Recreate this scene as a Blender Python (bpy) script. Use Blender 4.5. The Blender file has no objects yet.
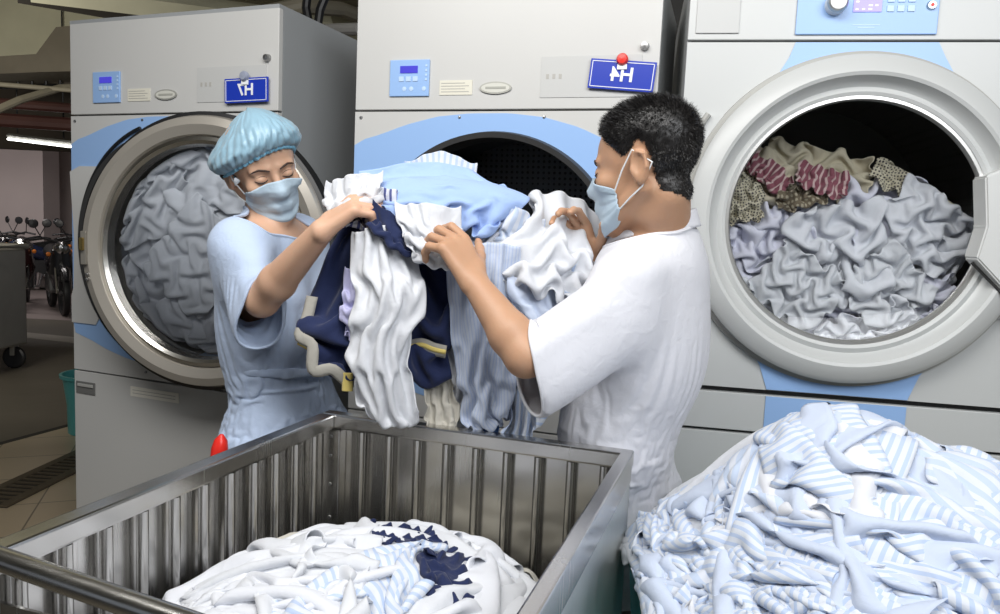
import bpy, bmesh, math, random
import numpy as np
from mathutils import Vector, Matrix
try:
    import openvdb as vdb
except ImportError:
    import pyopenvdb as vdb
from concurrent.futures import ThreadPoolExecutor

SC = bpy.context.scene
COL = SC.collection
R = math.radians

# ------------------------------------------------------------------ camera
F_PX, CAM_H = 740.0, 1.4
_p, _r = math.atan((307 - 232) / F_PX), 0.045
_right = np.array([1, 0, 0.]); _up = np.array([0, math.sin(_p), math.cos(_p)]); _back = np.array([0, -math.cos(_p), math.sin(_p)])
_r2 = math.cos(_r) * _right + math.sin(_r) * _up
_u2 = -math.sin(_r) * _right + math.cos(_r) * _up
CM = np.stack([_r2, _u2, _back], 1)
cam_data = bpy.data.cameras.new('camera')
cam = bpy.data.objects.new('camera', cam_data); COL.objects.link(cam)
cam_data.sensor_width = 36; cam_data.lens = F_PX / 1000 * 36; cam_data.clip_start = 0.05; cam_data.clip_end = 100
cam.matrix_world = Matrix(((CM[0, 0], CM[0, 1], CM[0, 2], 0), (CM[1, 0], CM[1, 1], CM[1, 2], 0), (CM[2, 0], CM[2, 1], CM[2, 2], CAM_H), (0, 0, 0, 1)))
SC.camera = cam
cam_data.dof.use_dof = False

def ray(px, py):
    return CM @ np.array([(px - 500) / F_PX, (307 - py) / F_PX, -1.0])
def at(px, py, Y):                 # the point of the place seen at a pixel, Y metres into the room
    d = ray(px, py); return np.array([0, 0, CAM_H]) + d * Y / d[1]
def atz(px, py, z):
    d = ray(px, py); return np.array([0, 0, CAM_H]) + d * (z - CAM_H) / d[2]

# ------------------------------------------------------------------ light and exposure
SC.view_settings.view_transform = 'Standard'; SC.view_settings.look = 'None'
SC.view_settings.gamma = 1.0; SC.view_settings.use_curve_mapping = False
SC.view_settings.exposure = 0.0
world = bpy.data.worlds.new('world'); SC.world = world; world.use_nodes = True
world.node_tree.nodes['Background'].inputs[0].default_value = (0.78, 0.86, 1.0, 1)
world.node_tree.nodes['Background'].inputs[1].default_value = 0.22

def area(name, loc, target, sx, sy, power, col=(1, 1, 1)):
    l = bpy.data.lights.new(name, 'AREA'); l.shape = 'RECTANGLE'; l.size = sx; l.size_y = sy; l.energy = power; l.color = col
    o = bpy.data.objects.new(name, l); COL.objects.link(o); o.location = loc
    o.rotation_euler = (Vector(target) - Vector(loc)).to_track_quat('-Z', 'Y').to_euler()
    return o
area('overhead_light', (-0.5, 0.55, 2.75), (-0.1, 1.6, 1.2), 2.2, 0.7, 50, (1.0, 0.98, 0.95))
area('overhead_light', (1.3, -0.9, 2.7), (0.4, 1.4, 1.0), 1.8, 1.0, 58, (0.95, 0.97, 1.0))  # flash-like fill from behind the camera, added for more light
area('garage_fill', (-4.2, 3.6, 2.3), (-7.5, 9.5, 1.9), 1.6, 0.5, 60, (1.0, 0.95, 0.85))  # added fill, kept out of view, aimed to light the beam face

area('garage_fill', (-8.5, 10.3, 2.85), (-8.5, 11.5, 0.3), 5.0, 0.4, 75, (1.0, 0.94, 0.92))  # added fill hidden behind the wall band, brightens pillar, wall and bikes

# ------------------------------------------------------------------ materials
_mats = {}
def mat(name, col, rough=0.5, metal=0.0, bump=0.0, bscale=40, var=0.0, vscale=6, spec=0.5, emit=None, estr=0, alpha=1, trans=0, sub=0, aniso=0, coat=0):
    if name in _mats: return _mats[name]
    m = bpy.data.materials.new(name); m.use_nodes = True; nt = m.node_tree; b = nt.nodes['Principled BSDF']
    b.inputs['Base Color'].default_value = (*col, 1); b.inputs['Roughness'].default_value = rough; b.inputs['Metallic'].default_value = metal
    b.inputs['Specular IOR Level'].default_value = spec
    if coat: b.inputs['Coat Weight'].default_value = coat; b.inputs['Coat Roughness'].default_value = .15
    if sub: b.inputs['Subsurface Weight'].default_value = sub; b.inputs['Subsurface Radius'].default_value = (.012, .005, .003); b.inputs['Subsurface Scale'].default_value = 1.0
    if trans: b.inputs['Transmission Weight'].default_value = trans
    if alpha < 1: b.inputs['Alpha'].default_value = alpha
    if emit: b.inputs['Emission Color'].default_value = (*emit, 1); b.inputs['Emission Strength'].default_value = estr
    tc = nt.nodes.new('ShaderNodeTexCoord')
    if var:
        n = nt.nodes.new('ShaderNodeTexNoise'); n.inputs['Scale'].default_value = vscale; n.inputs['Detail'].default_value = 5
        nt.links.new(tc.outputs['Object'], n.inputs['Vector'])
        mx = nt.nodes.new('ShaderNodeMix'); mx.data_type = 'RGBA'
        mx.inputs[6].default_value = (*[c * (1 - var) for c in col], 1); mx.inputs[7].default_value = (*[min(1, c * (1 + var)) for c in col], 1)
        nt.links.new(n.outputs['Fac'], mx.inputs[0]); nt.links.new(mx.outputs[2], b.inputs['Base Color'])
    if bump:
        n = nt.nodes.new('ShaderNodeTexNoise'); n.inputs['Scale'].default_value = bscale; n.inputs['Detail'].default_value = 4
        nt.links.new(tc.outputs['Object'], n.inputs['Vector'])
        bp = nt.nodes.new('ShaderNodeBump'); bp.inputs['Strength'].default_value = bump; bp.inputs['Distance'].default_value = 0.01
        nt.links.new(n.outputs['Fac'], bp.inputs['Height']); nt.links.new(bp.outputs[0], b.inputs['Normal'])
    _mats[name] = m; return m

def brushed(name, col, rough, axis=2):
    """stainless steel with a fine grain and a soft mottling"""
    m = mat(name, col, rough, 1.0); nt = m.node_tree; b = nt.nodes['Principled BSDF']
    tc = nt.nodes.new('ShaderNodeTexCoord'); mp = nt.nodes.new('ShaderNodeMapping')
    s = [260, 260, 260]; s[axis] = 3; mp.inputs['Scale'].default_value = s
    n = nt.nodes.new('ShaderNodeTexNoise'); n.inputs['Scale'].default_value = 1; n.inputs['Detail'].default_value = 3
    nt.links.new(tc.outputs['Object'], mp.inputs[0]); nt.links.new(mp.outputs[0], n.inputs['Vector'])
    n2 = nt.nodes.new('ShaderNodeTexNoise'); n2.inputs['Scale'].default_value = 7; nt.links.new(tc.outputs['Object'], n2.inputs['Vector'])
    ad = nt.nodes.new('ShaderNodeMath'); ad.operation = 'ADD'; nt.links.new(n.outputs['Fac'], ad.inputs[0]); nt.links.new(n2.outputs['Fac'], ad.inputs[1])
    mr = nt.nodes.new('ShaderNodeMapRange'); mr.inputs[1].default_value = .6; mr.inputs[2].default_value = 1.4; mr.inputs[3].default_value = rough * .75; mr.inputs[4].default_value = rough * 1.35
    nt.links.new(ad.outputs[0], mr.inputs[0]); nt.links.new(mr.outputs[0], b.inputs['Roughness'])
    bp = nt.nodes.new('ShaderNodeBump'); bp.inputs['Strength'].default_value = .12; bp.inputs['Distance'].default_value = .004
    nt.links.new(n2.outputs['Fac'], bp.inputs['Height']); nt.links.new(bp.outputs[0], b.inputs['Normal'])
    return m

def fabric(name, col, stripe=None, width=.012, duty=.5, col2=None, dots=False, rough=.85, along='u', trans=.12):
    """woven cotton; stripes follow the cloth through its UV, whose unit is the metre"""
    if name in _mats: return _mats[name]
    m = bpy.data.materials.new(name); m.use_nodes = True; nt = m.node_tree; b = nt.nodes['Principled BSDF']
    b.inputs['Roughness'].default_value = rough; b.inputs['Specular IOR Level'].default_value = .2
    b.inputs['Sheen Weight'].default_value = .15
    uv = nt.nodes.new('ShaderNodeUVMap'); sp = nt.nodes.new('ShaderNodeSeparateXYZ'); nt.links.new(uv.outputs[0], sp.inputs[0])
    src = None
    if stripe or dots:
        mx = nt.nodes.new('ShaderNodeMix'); mx.data_type = 'RGBA'; mx.inputs[6].default_value = (*col, 1); mx.inputs[7].default_value = (*(stripe or col2), 1)
        if dots:
            v = nt.nodes.new('ShaderNodeTexVoronoi'); v.inputs['Scale'].default_value = 1 / width; v.inputs['Randomness'].default_value = .15
            nt.links.new(uv.outputs[0], v.inputs['Vector'])
            ct = nt.nodes.new('ShaderNodeMath'); ct.operation = 'LESS_THAN'; ct.inputs[1].default_value = .3; nt.links.new(v.outputs['Distance'], ct.inputs[0])
        else:
            k = nt.nodes.new('ShaderNodeMath'); k.operation = 'MULTIPLY'; k.inputs[1].default_value = 1 / width
            nt.links.new(sp.outputs[0 if along == 'u' else 1], k.inputs[0])
            fr = nt.nodes.new('ShaderNodeMath'); fr.operation = 'FRACT'; nt.links.new(k.outputs[0], fr.inputs[0])
            ct = nt.nodes.new('ShaderNodeMath'); ct.operation = 'LESS_THAN'; ct.inputs[1].default_value = duty; nt.links.new(fr.outputs[0], ct.inputs[0])
        nt.links.new(ct.outputs[0], mx.inputs[0]); nt.links.new(mx.outputs[2], b.inputs['Base Color']); src = mx.outputs[2]
    else:
        b.inputs['Base Color'].default_value = (*col, 1)
    tc = nt.nodes.new('ShaderNodeTexCoord')
    n = nt.nodes.new('ShaderNodeTexNoise'); n.inputs['Scale'].default_value = 38; n.inputs['Detail'].default_value = 4; n.inputs['Distortion'].default_value = .8
    nt.links.new(tc.outputs['Object'], n.inputs['Vector'])
    bp = nt.nodes.new('ShaderNodeBump'); bp.inputs['Strength'].default_value = .35; bp.inputs['Distance'].default_value = .006
    nt.links.new(n.outputs['Fac'], bp.inputs['Height']); nt.links.new(bp.outputs[0], b.inputs['Normal'])
    if trans:
        tr = nt.nodes.new('ShaderNodeBsdfTranslucent'); ms = nt.nodes.new('ShaderNodeMixShader'); ms.inputs[0].default_value = trans
        if src: nt.links.new(src, tr.inputs[0])
        else: tr.inputs[0].default_value = (*col, 1)
        nt.links.new(b.outputs[0], ms.inputs[1]); nt.links.new(tr.outputs[0], ms.inputs[2])
        nt.links.new(ms.outputs[0], nt.nodes['Material Output'].inputs[0])
    _mats[name] = m; return m

# ------------------------------------------------------------------ object helpers
def tag(o, label=None, cat=None, group=None, kind=None):
    if label: o['label'] = label
    if cat: o['category'] = cat
    if group: o['group'] = group
    if kind: o['kind'] = kind
    return o
def empty(name, loc, rz=0, label=None, cat=None, group=None):
    o = bpy.data.objects.new(name, None); COL.objects.link(o); o.location = [float(v) for v in loc]; o.rotation_euler.z = rz
    o.empty_display_size = .05
    return tag(o, label, cat, group)
def obj(name, bm, m, parent=None, smooth=False, loc=None):
    me = bpy.data.meshes.new(name); bm.normal_update(); bm.to_mesh(me); bm.free()
    if smooth:
        me.polygons.foreach_set('use_smooth', [True] * len(me.polygons))
        try: me.set_sharp_from_angle(angle=R(38))
        except Exception: pass
    me.materials.append(m)
    o = bpy.data.objects.new(name, me); COL.objects.link(o)
    if parent is not None: o.parent = parent
    if loc is not None: o.location = [float(v) for v in loc]
    return o
def box(bm, x0, x1, y0, y1, z0, z1, bev=0, M=None):
    r = bmesh.ops.create_cube(bm, size=1)
    vs = r['verts']
    for v in vs:
        v.co = Vector(((x0 + x1) / 2 + v.co.x * (x1 - x0), (y0 + y1) / 2 + v.co.y * (y1 - y0), (z0 + z1) / 2 + v.co.z * (z1 - z0)))
        if M is not None: v.co = M @ v.co
    if bev:
        es = list({e for v in vs for e in v.link_edges})
        bmesh.ops.bevel(bm, geom=es, offset=bev, segments=2, affect='EDGES', profile=.6)
def BX(*a, **k):
    bm = bmesh.new(); box(bm, *a, **k); return bm
def tube(bm, pts, rad, seg=12, caps=True, closed=False):
    """round bar along a polyline; rad is a number or one per point"""
    pts = [Vector([float(c) for c in p]) for p in pts]; n = len(pts); rings = []
    rads = rad if hasattr(rad, '__len__') else [rad] * n
    prev = None
    for i, p in enumerate(pts):
        if closed: t = (pts[(i + 1) % n] - pts[i - 1]).normalized()
        else: t = (pts[min(i + 1, n - 1)] - pts[max(i - 1, 0)]).normalized()
        if prev is None:
            a = Vector((0, 0, 1)) if abs(t.z) < .9 else Vector((1, 0, 0)); u = t.cross(a).normalized()
        else:
            u = (prev - t * prev.dot(t)).normalized()
        prev = u; w = t.cross(u)
        rings.append([bm.verts.new(p + (u * math.cos(2 * math.pi * k / seg) + w * math.sin(2 * math.pi * k / seg)) * rads[i]) for k in range(seg)])
    for i in range(n if closed else n - 1):
        A, B = rings[i], rings[(i + 1) % n]
        for k in range(seg): bm.faces.new((A[k], A[(k + 1) % seg], B[(k + 1) % seg], B[k]))
    if caps and not closed:
        bm.faces.new(rings[0][::-1]); bm.faces.new(rings[-1])
def TB(*a, **k):
    bm = bmesh.new(); tube(bm, *a, **k); return bm
def lathe(bm, prof, cx=0, cy=0, cz=0, seg=64, axis='y', closed=False):
    """rings (radius, offset along the axis) turned about the axis through (cx,cy,cz)"""
    rings = []
    for (r, h) in prof:
        ring = []
        for k in range(seg):
            a = 2 * math.pi * k / seg; c, s = math.cos(a) * r, math.sin(a) * r
            ring.append(bm.verts.new({'y': (cx + c, cy + h, cz + s), 'z': (cx + c, cy + s, cz + h), 'x': (cx + h, cy + c, cz + s)}[axis]))
        rings.append(ring)
    n = len(rings)
    for i in range(n if closed else n - 1):
        A, B = rings[i], rings[(i + 1) % n]
        for k in range(seg): bm.faces.new((A[k], A[(k + 1) % seg], B[(k + 1) % seg], B[k]))
    if not closed:
        if prof[0][0] > 1e-5: pass
    return rings
def LT(*a, **k):
    cap = k.pop('cap', False)
    bm = bmesh.new(); rings = lathe(bm, *a, **k)
    if cap: bm.faces.new(rings[0][::-1]); bm.faces.new(rings[-1])
    bmesh.ops.recalc_face_normals(bm, faces=bm.faces); return bm
def prism(bm, pts, y0, y1):
    """outline in x,z given thickness from y0 to y1"""
    a = [bm.verts.new((p[0], y0, p[1])) for p in pts]; b = [bm.verts.new((p[0], y1, p[1])) for p in pts]
    bm.faces.new(a); bm.faces.new(b[::-1])
    for i in range(len(pts)):
        j = (i + 1) % len(pts); bm.faces.new((a[j], a[i], b[i], b[j]))
    bmesh.ops.recalc_face_normals(bm, faces=bm.faces)
def PR(pts, y0, y1):
    bm = bmesh.new(); prism(bm, pts, y0, y1); return bm
def slab_with_hole(x0, x1, z0, z1, cx, cz, r, y0, y1, seg=96):
    """a sheet-metal panel (x,z) with a round hole"""
    bm = bmesh.new(); L = []
    angs = sorted([2 * math.pi * k / seg for k in range(seg)] + [math.atan2(z - cz, x - cx) % (2 * math.pi) for x in (x0, x1) for z in (z0, z1)])
    for a in angs:
        c, s = math.cos(a), math.sin(a)
        t = min((x1 - cx) / c if c > 1e-9 else ((x0 - cx) / c if c < -1e-9 else 1e9), (z1 - cz) / s if s > 1e-9 else ((z0 - cz) / s if s < -1e-9 else 1e9))
        L.append([bm.verts.new((cx + c * r, y0, cz + s * r)), bm.verts.new((cx + c * t, y0, cz + s * t)), bm.verts.new((cx + c * r, y1, cz + s * r)), bm.verts.new((cx + c * t, y1, cz + s * t))])
    for i in range(len(L)):
        A, B = L[i], L[(i + 1) % len(L)]
        bm.faces.new((A[0], A[1], B[1], B[0])); bm.faces.new((A[2], B[2], B[3], A[3]))
        bm.faces.new((A[0], B[0], B[2], A[2])); bm.faces.new((A[1], A[3], B[3], B[1]))
    bmesh.ops.recalc_face_normals(bm, faces=bm.faces); return bm
def text_mesh(s, size, depth, mirror=False):
    cu = bpy.data.curves.new('t', 'FONT'); cu.body = s; cu.size = size; cu.extrude = depth; cu.align_x = 'CENTER'; cu.align_y = 'CENTER'
    cu.offset = size * .022
    o = bpy.data.objects.new('t', cu); COL.objects.link(o); bpy.context.view_layer.update()
    dg = bpy.context.evaluated_depsgraph_get(); me = bpy.data.meshes.new_from_object(o.evaluated_get(dg))
    bm = bmesh.new(); bm.from_mesh(me); bpy.data.objects.remove(o); bpy.data.curves.remove(cu); bpy.data.meshes.remove(me)
    for v in bm.verts: v.co = Vector(((-v.co.x if mirror else v.co.x), -v.co.z, v.co.y))
    if mirror: bmesh.ops.reverse_faces(bm, faces=bm.faces)
    return bm
def move(bm, dx=0, dy=0, dz=0, ry=0):
    M = Matrix.Translation((dx, dy, dz)) @ Matrix.Rotation(ry, 4, 'Y')
    bmesh.ops.transform(bm, matrix=M, verts=bm.verts); return bm
# ------------------------------------------------------------------ cloth: a small position-based solver
def _proj(A, B, rest, k, only_short=False, wa=None, wb=None):
    d = B - A; L = np.sqrt((d * d).sum(-1, keepdims=True)) + 1e-9
    c = (L - rest) / L
    if only_short: c = np.minimum(c, 0)
    d *= c * (0.5 * k)
    A += d; B -= d
def pairs_close(P, d):
    """index pairs nearer than d, by sorting cells"""
    q = np.floor((P - P.min(0)) / d).astype(np.int64) + 1; ny, nz = q[:, 1].max() + 3, q[:, 2].max() + 3
    key = (q[:, 0] * ny + q[:, 1]) * nz + q[:, 2]; o = np.argsort(key, kind='stable'); ks = key[o]
    I, J = [], []
    for dx in (-1, 0, 1):
        for dy in (-1, 0, 1):
            for dz in (-1, 0, 1):
                off = (dx * ny + dy) * nz + dz
                if off < 0: continue
                lo = np.searchsorted(ks, ks + off, 'left'); hi = np.searchsorted(ks, ks + off, 'right')
                if off == 0: lo = np.arange(len(ks)) + 1
                cnt = hi - lo; m = int(cnt.max()) if len(cnt) else 0
                for s in range(min(m, 8)):
                    a = np.nonzero(cnt > s)[0]; I.append(o[a]); J.append(o[lo[a] + s])
    I = np.concatenate(I); J = np.concatenate(J)
    dd = P[I] - P[J]; ok = (dd * dd).sum(1) < d * d
    return I[ok], J[ok]
def cloth_heap(T, ru, rv, W, colliders=(), steps=110, iters=5, g=(0, 0, -9.8), thick=.012, seed=0, noise=.02, kb=.25, dt=1 / 60., damp=.96, hold=.15, hold_until=1e9, selfc=True):
    """T (G,N,N,3) where each sheet should roughly lie; ru, rv (G,) rest spacings; W (G,N,N) how strongly a point is held to its place"""
    rng = np.random.RandomState(seed); G, N = T.shape[:2]
    T = T.astype(np.float64); X = T.copy()
    low = rng.randn(G, N // 3 + 2, N // 3 + 2, 3) * noise
    ii = np.arange(N) / 3.0; i0 = ii.astype(int); f = (ii - i0); f = f * f * (3 - 2 * f)
    a = low[:, i0] * (1 - f)[None, :, None, None] + low[:, i0 + 1] * f[None, :, None, None]
    a = a[:, :, i0] * (1 - f)[None, None, :, None] + a[:, :, i0 + 1] * f[None, None, :, None]
    X += a
    Vv = np.zeros_like(X); g = np.array(g, float)
    ru = np.asarray(ru, float).reshape(G, 1, 1, 1); rv = np.asarray(rv, float).reshape(G, 1, 1, 1)
    rd = np.sqrt(ru ** 2 + rv ** 2); W = W[..., None]
    gi, gj = np.meshgrid(np.arange(N), np.arange(N), indexing='ij')
    gid = np.repeat(np.arange(G), N * N); pi = np.tile(gi.ravel(), G); pj = np.tile(gj.ravel(), G)
    I = J = None
    for st in range(steps):
        Vv = Vv * damp + g * dt
        sp = np.sqrt((Vv * Vv).sum(-1, keepdims=True)); Vv *= np.minimum(1, 1.2 / (sp + 1e-9))
        X0 = X.copy(); X = X + Vv * dt
        if selfc and st % 3 == 0:
            P = X.reshape(-1, 3); I, J = pairs_close(P, thick * 1.25)
            same = (gid[I] == gid[J]) & (np.abs(pi[I] - pi[J]) <= 2) & (np.abs(pj[I] - pj[J]) <= 2); I, J = I[~same], J[~same]
        for it in range(iters):
            for s in (0, 1):
                _proj(X[:, s:-1:2], X[:, s + 1::2][:, :X[:, s:-1:2].shape[1]], ru, 1.)
                _proj(X[:, :, s:-1:2], X[:, :, s + 1::2][:, :, :X[:, :, s:-1:2].shape[2]], rv, 1.)
                n = X[:, s:-1:2].shape[1]
                _proj(X[:, s:-1:2][:, :, :-1], X[:, s + 1::2][:, :n, 1:], rd, .5)
                _proj(X[:, s:-1:2][:, :, 1:], X[:, s + 1::2][:, :n, :-1], rd, .5)
            for s in (0, 1, 2, 3):
                A = X[:, s:-2:4]; B = X[:, s + 2::4][:, :A.shape[1]]; _proj(A, B, 2 * ru, kb, True)
                A = X[:, :, s:-2:4]; B = X[:, :, s + 2::4][:, :, :A.shape[2]]; _proj(A, B, 2 * rv, kb, True)
            if selfc and I is not None and len(I) and it % 2 == 0:
                P = X.reshape(-1, 3); d = P[I] - P[J]; L = np.sqrt((d * d).sum(1)) + 1e-9
                c = np.minimum(0, L - thick) / L * .5; d *= c[:, None]
                n = len(P)
                cnt = np.bincount(I, minlength=n) + np.bincount(J, minlength=n); cnt = np.maximum(1, cnt * .5)
                for ax in range(3):
                    P[:, ax] -= (np.bincount(I, d[:, ax], n) - np.bincount(J, d[:, ax], n)) / cnt
                X = P.reshape(X.shape)
            X += (T - X) * (W * (hold if st < hold_until else hold * .3))
            for c in colliders:
                P = X.reshape(-1, 3); c(P); X = P.reshape(X.shape)
        Vv = (X - X0) / dt
        if st > hold_until: Vv[..., :2] *= .6
    return X
def col_height(fn, pad=.006):
    def c(P):
        h = fn(P[:, 0], P[:, 1]) + pad; P[:, 2] = np.maximum(P[:, 2], h)
    return c
def col_ellipsoids(L):
    def c(P):
        for (ctr, rad) in L:
            q = (P - ctr) / rad; l = np.sqrt((q * q).sum(1)); m = l < 1
            if m.any(): P[m] = ctr + (P[m] - ctr) / (l[m][:, None] + 1e-9)
    return c
def lattice(C, N):
    """smooth sheet through a small lattice of control points, (a,b,3) -> (N,N,3)"""
    C = np.asarray(C, float)
    def up(A, n):
        m = A.shape[0]
        if m == 2:
            t = np.linspace(0, 1, n)[(slice(None),) + (None,) * (A.ndim - 1)]; return A[0] * (1 - t) + A[1] * t
        t = np.linspace(0, m - 1, n); i = np.minimum(t.astype(int), m - 2); f = (t - i)[(slice(None),) + (None,) * (A.ndim - 1)]
        E = np.concatenate([2 * A[:1] - A[1:2], A, 2 * A[-1:] - A[-2:-1]]); p0, p1, p2, p3 = E[i], E[i + 1], E[i + 2], E[i + 3]
        return .5 * (2 * p1 + (p2 - p0) * f + (2 * p0 - 5 * p1 + 4 * p2 - p3) * f ** 2 + (3 * p1 - p0 - 3 * p2 + p3) * f ** 3)
    A = up(C, N); return np.swapaxes(up(np.swapaxes(A, 0, 1), N), 0, 1)
def shirt_mask(u, v):
    body = abs(u - .5) < .27; sl = v < .34 and abs(u - .5) < .5; neck = (u - .5) ** 2 / .010 + v ** 2 / .006 < 1
    return (body or sl) and not neck
def trouser_mask(u, v):
    return abs(u - .5) < .42 and not (abs(u - .5) < .05 and v > .35)
def any_mask(u, v): return True
def sheet_obj(name, X, ru, rv, m, mask=any_mask, root=None, sub=1, thick=.0016):
    """one garment from its settled grid"""
    N = X.shape[0]; keep = np.array([[mask((i + .5) / N, (j + .5) / N) for j in range(N - 1)] for i in range(N - 1)])
    org = np.array([X[..., 0].mean(), X[..., 1].mean(), X[..., 2].min()]) if root is None else np.array(root)
    idx = np.arange(N * N).reshape(N, N)
    fi, fj = np.nonzero(keep); F = np.stack([idx[fi, fj], idx[fi + 1, fj], idx[fi + 1, fj + 1], idx[fi, fj + 1]], 1)
    used, inv = np.unique(F, return_inverse=True); F = inv.reshape(F.shape)
    V = X.reshape(-1, 3)[used] - org
    me = bpy.data.meshes.new(name); me.from_pydata(V.tolist(), [], F.tolist())
    uvl = me.uv_layers.new(name='UVMap'); ui, uj = np.divmod(used, N)
    UV = np.stack([ui * ru, uj * rv], 1)[F.ravel()]; uvl.data.foreach_set('uv', UV.ravel().astype(np.float32))
    me.polygons.foreach_set('use_smooth', [True] * len(me.polygons)); me.materials.append(m)
    o = bpy.data.objects.new(name, me); COL.objects.link(o); o.location = org.tolist()
    s = o.modifiers.new('sub', 'SUBSURF'); s.levels = sub; s.render_levels = sub
    if thick:
        k = o.modifiers.new('hem', 'SOLIDIFY'); k.thickness = thick; k.offset = 0
    return o

# ------------------------------------------------------------------ solid shapes from distance fields
class Field:
    """smooth union (and cutting) of round-ended limbs and ellipsoids, meshed as one continuous skin"""
    def __init__(s): s.p = []
    def cap(s, a, b, ra, rb, k=.012, op='+'):
        s.p.append(('c', np.array(a, float), np.array(b, float), ra, rb, k, op)); return s
    def ell(s, c, r, k=.012, op='+', M=None):
        s.p.append(('e', np.array(c, float), np.array(r, float), None if M is None else np.array(M, float), None, k, op)); return s
    def plane(s, pt, n, k=.0, op='&'):
        n = np.array(n, float); n /= np.linalg.norm(n); s.p.append(('h', np.array(pt, float), n, 0, 0, k, op)); return s
    def group(s, G_, k=.02):
        s.p.append(('g', G_, None, None, None, k, '+')); return s
    def one(s, q, P):
        if q[0] == 'g': return q[1].eval(P)
        if q[0] == 'c':
            a, b = q[1], q[2]; ab = b - a; t = np.clip(((P - a) @ ab) / (ab @ ab + 1e-12), 0, 1)
            d = P - a - t[..., None] * ab; return np.sqrt((d * d).sum(-1)) - (q[3] + (q[4] - q[3]) * t)
        if q[0] == 'e':
            d = P - q[1]
            if q[3] is not None: d = d @ q[3]
            u = d / q[2]; k0 = np.sqrt((u * u).sum(-1)); w = u / q[2]; k1 = np.sqrt((w * w).sum(-1)) + 1e-9
            return k0 * (k0 - 1) / k1
        return (P - q[1]) @ q[2]
    def comb(s, D, d, k, op):
        if op == '+':
            if k <= 0: return np.minimum(D, d)
            h = np.maximum(k - np.abs(D - d), 0) / k; return np.minimum(D, d) - h * h * k * .25
        if op == '-': d = -d
        if k <= 0: return np.maximum(D, d)
        h = np.maximum(k - np.abs(D - d), 0) / k; return np.maximum(D, d) + h * h * k * .25
    def eval(s, P):
        D = np.full(P.shape[:-1], 1e3)
        for q in s.p: D = s.comb(D, s.one(q, P), q[5], q[6])
        return D
    def bbox(s, q, pad):
        if q[0] == 'g':
            bb = [q[1].bbox(r, pad) for r in q[1].p if r[6] == '+']; return np.min([b[0] for b in bb], 0), np.max([b[1] for b in bb], 0)
        if q[0] == 'c': r = max(q[3], q[4]) + pad; return np.minimum(q[1], q[2]) - r, np.maximum(q[1], q[2]) + r
        if q[0] == 'e': r = (np.max(q[2]) if q[3] is not None else q[2]) + pad; return q[1] - r, q[1] + r
        return None
    def mesh(s, vox, band=None):
        band = band or 3 * vox; pos = [q for q in s.p if q[6] == '+']
        lo = np.min([s.bbox(q, band + q[5])[0] for q in pos], 0) - 2 * vox; hi = np.max([s.bbox(q, band + q[5])[1] for q in pos], 0) + 2 * vox
        n = np.ceil((hi - lo) / vox).astype(int) + 1; D = np.full(n, 1.0, np.float32)
        ax = [lo[i] + np.arange(n[i]) * vox for i in range(3)]
        for q in s.p:
            bb = s.bbox(q, band + q[5] + .004)
            if bb is None: sl = [slice(0, n[i]) for i in range(3)]
            else: sl = [slice(max(0, int((bb[0][i] - lo[i]) / vox)), min(n[i], int((bb[1][i] - lo[i]) / vox) + 2)) for i in range(3)]
            if any(c.stop <= c.start for c in sl): continue
            P = np.stack(np.meshgrid(ax[0][sl[0]], ax[1][sl[1]], ax[2][sl[2]], indexing='ij'), -1)
            D[sl[0], sl[1], sl[2]] = s.comb(D[sl[0], sl[1], sl[2]], s.one(q, P), q[5], q[6])
        g = vdb.FloatGrid(float(band * 2)); g.copyFromArray(np.clip(D, -band * 2, band * 2)); p, q = g.convertToQuads(0.0)
        return lo + p.astype(float) * vox, q.astype(int)
def clean(V, F, keep=None):
    if keep is not None: F = F[keep[F].all(1)]
    used, inv = np.unique(F, return_inverse=True); return V[used], inv.reshape(F.shape)
def npmesh(name, V, F, m, parent=None, org=(0, 0, 0), smooth=True, mats=None, mi=None):
    me = bpy.data.meshes.new(name); me.from_pydata((V - np.array(org)).tolist(), [], F.tolist())
    if smooth: me.polygons.foreach_set('use_smooth', [True] * len(me.polygons))
    for x in (mats or [m]): me.materials.append(x)
    if mi is not None: me.polygons.foreach_set('material_index', mi.astype(np.int32))
    o = bpy.data.objects.new(name, me); COL.objects.link(o)
    if parent is not None: o.parent = parent
    return o
def smooth_mesh(V, F, it=3, lam=.5):
    e = np.unique(np.sort(np.concatenate([F[:, [0, 1]], F[:, [1, 2]], F[:, [2, 3]], F[:, [3, 0]]]), 1), axis=0); n = len(V)
    cnt = np.bincount(e[:, 0], minlength=n) + np.bincount(e[:, 1], minlength=n)
    for _ in range(it):
        for l in (lam, -lam * 1.04):
            S = np.stack([np.bincount(e[:, 0], V[e[:, 1], a], n) + np.bincount(e[:, 1], V[e[:, 0], a], n) for a in range(3)], 1) / np.maximum(cnt, 1)[:, None]
            V = V + (S - V) * l
    return V
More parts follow.
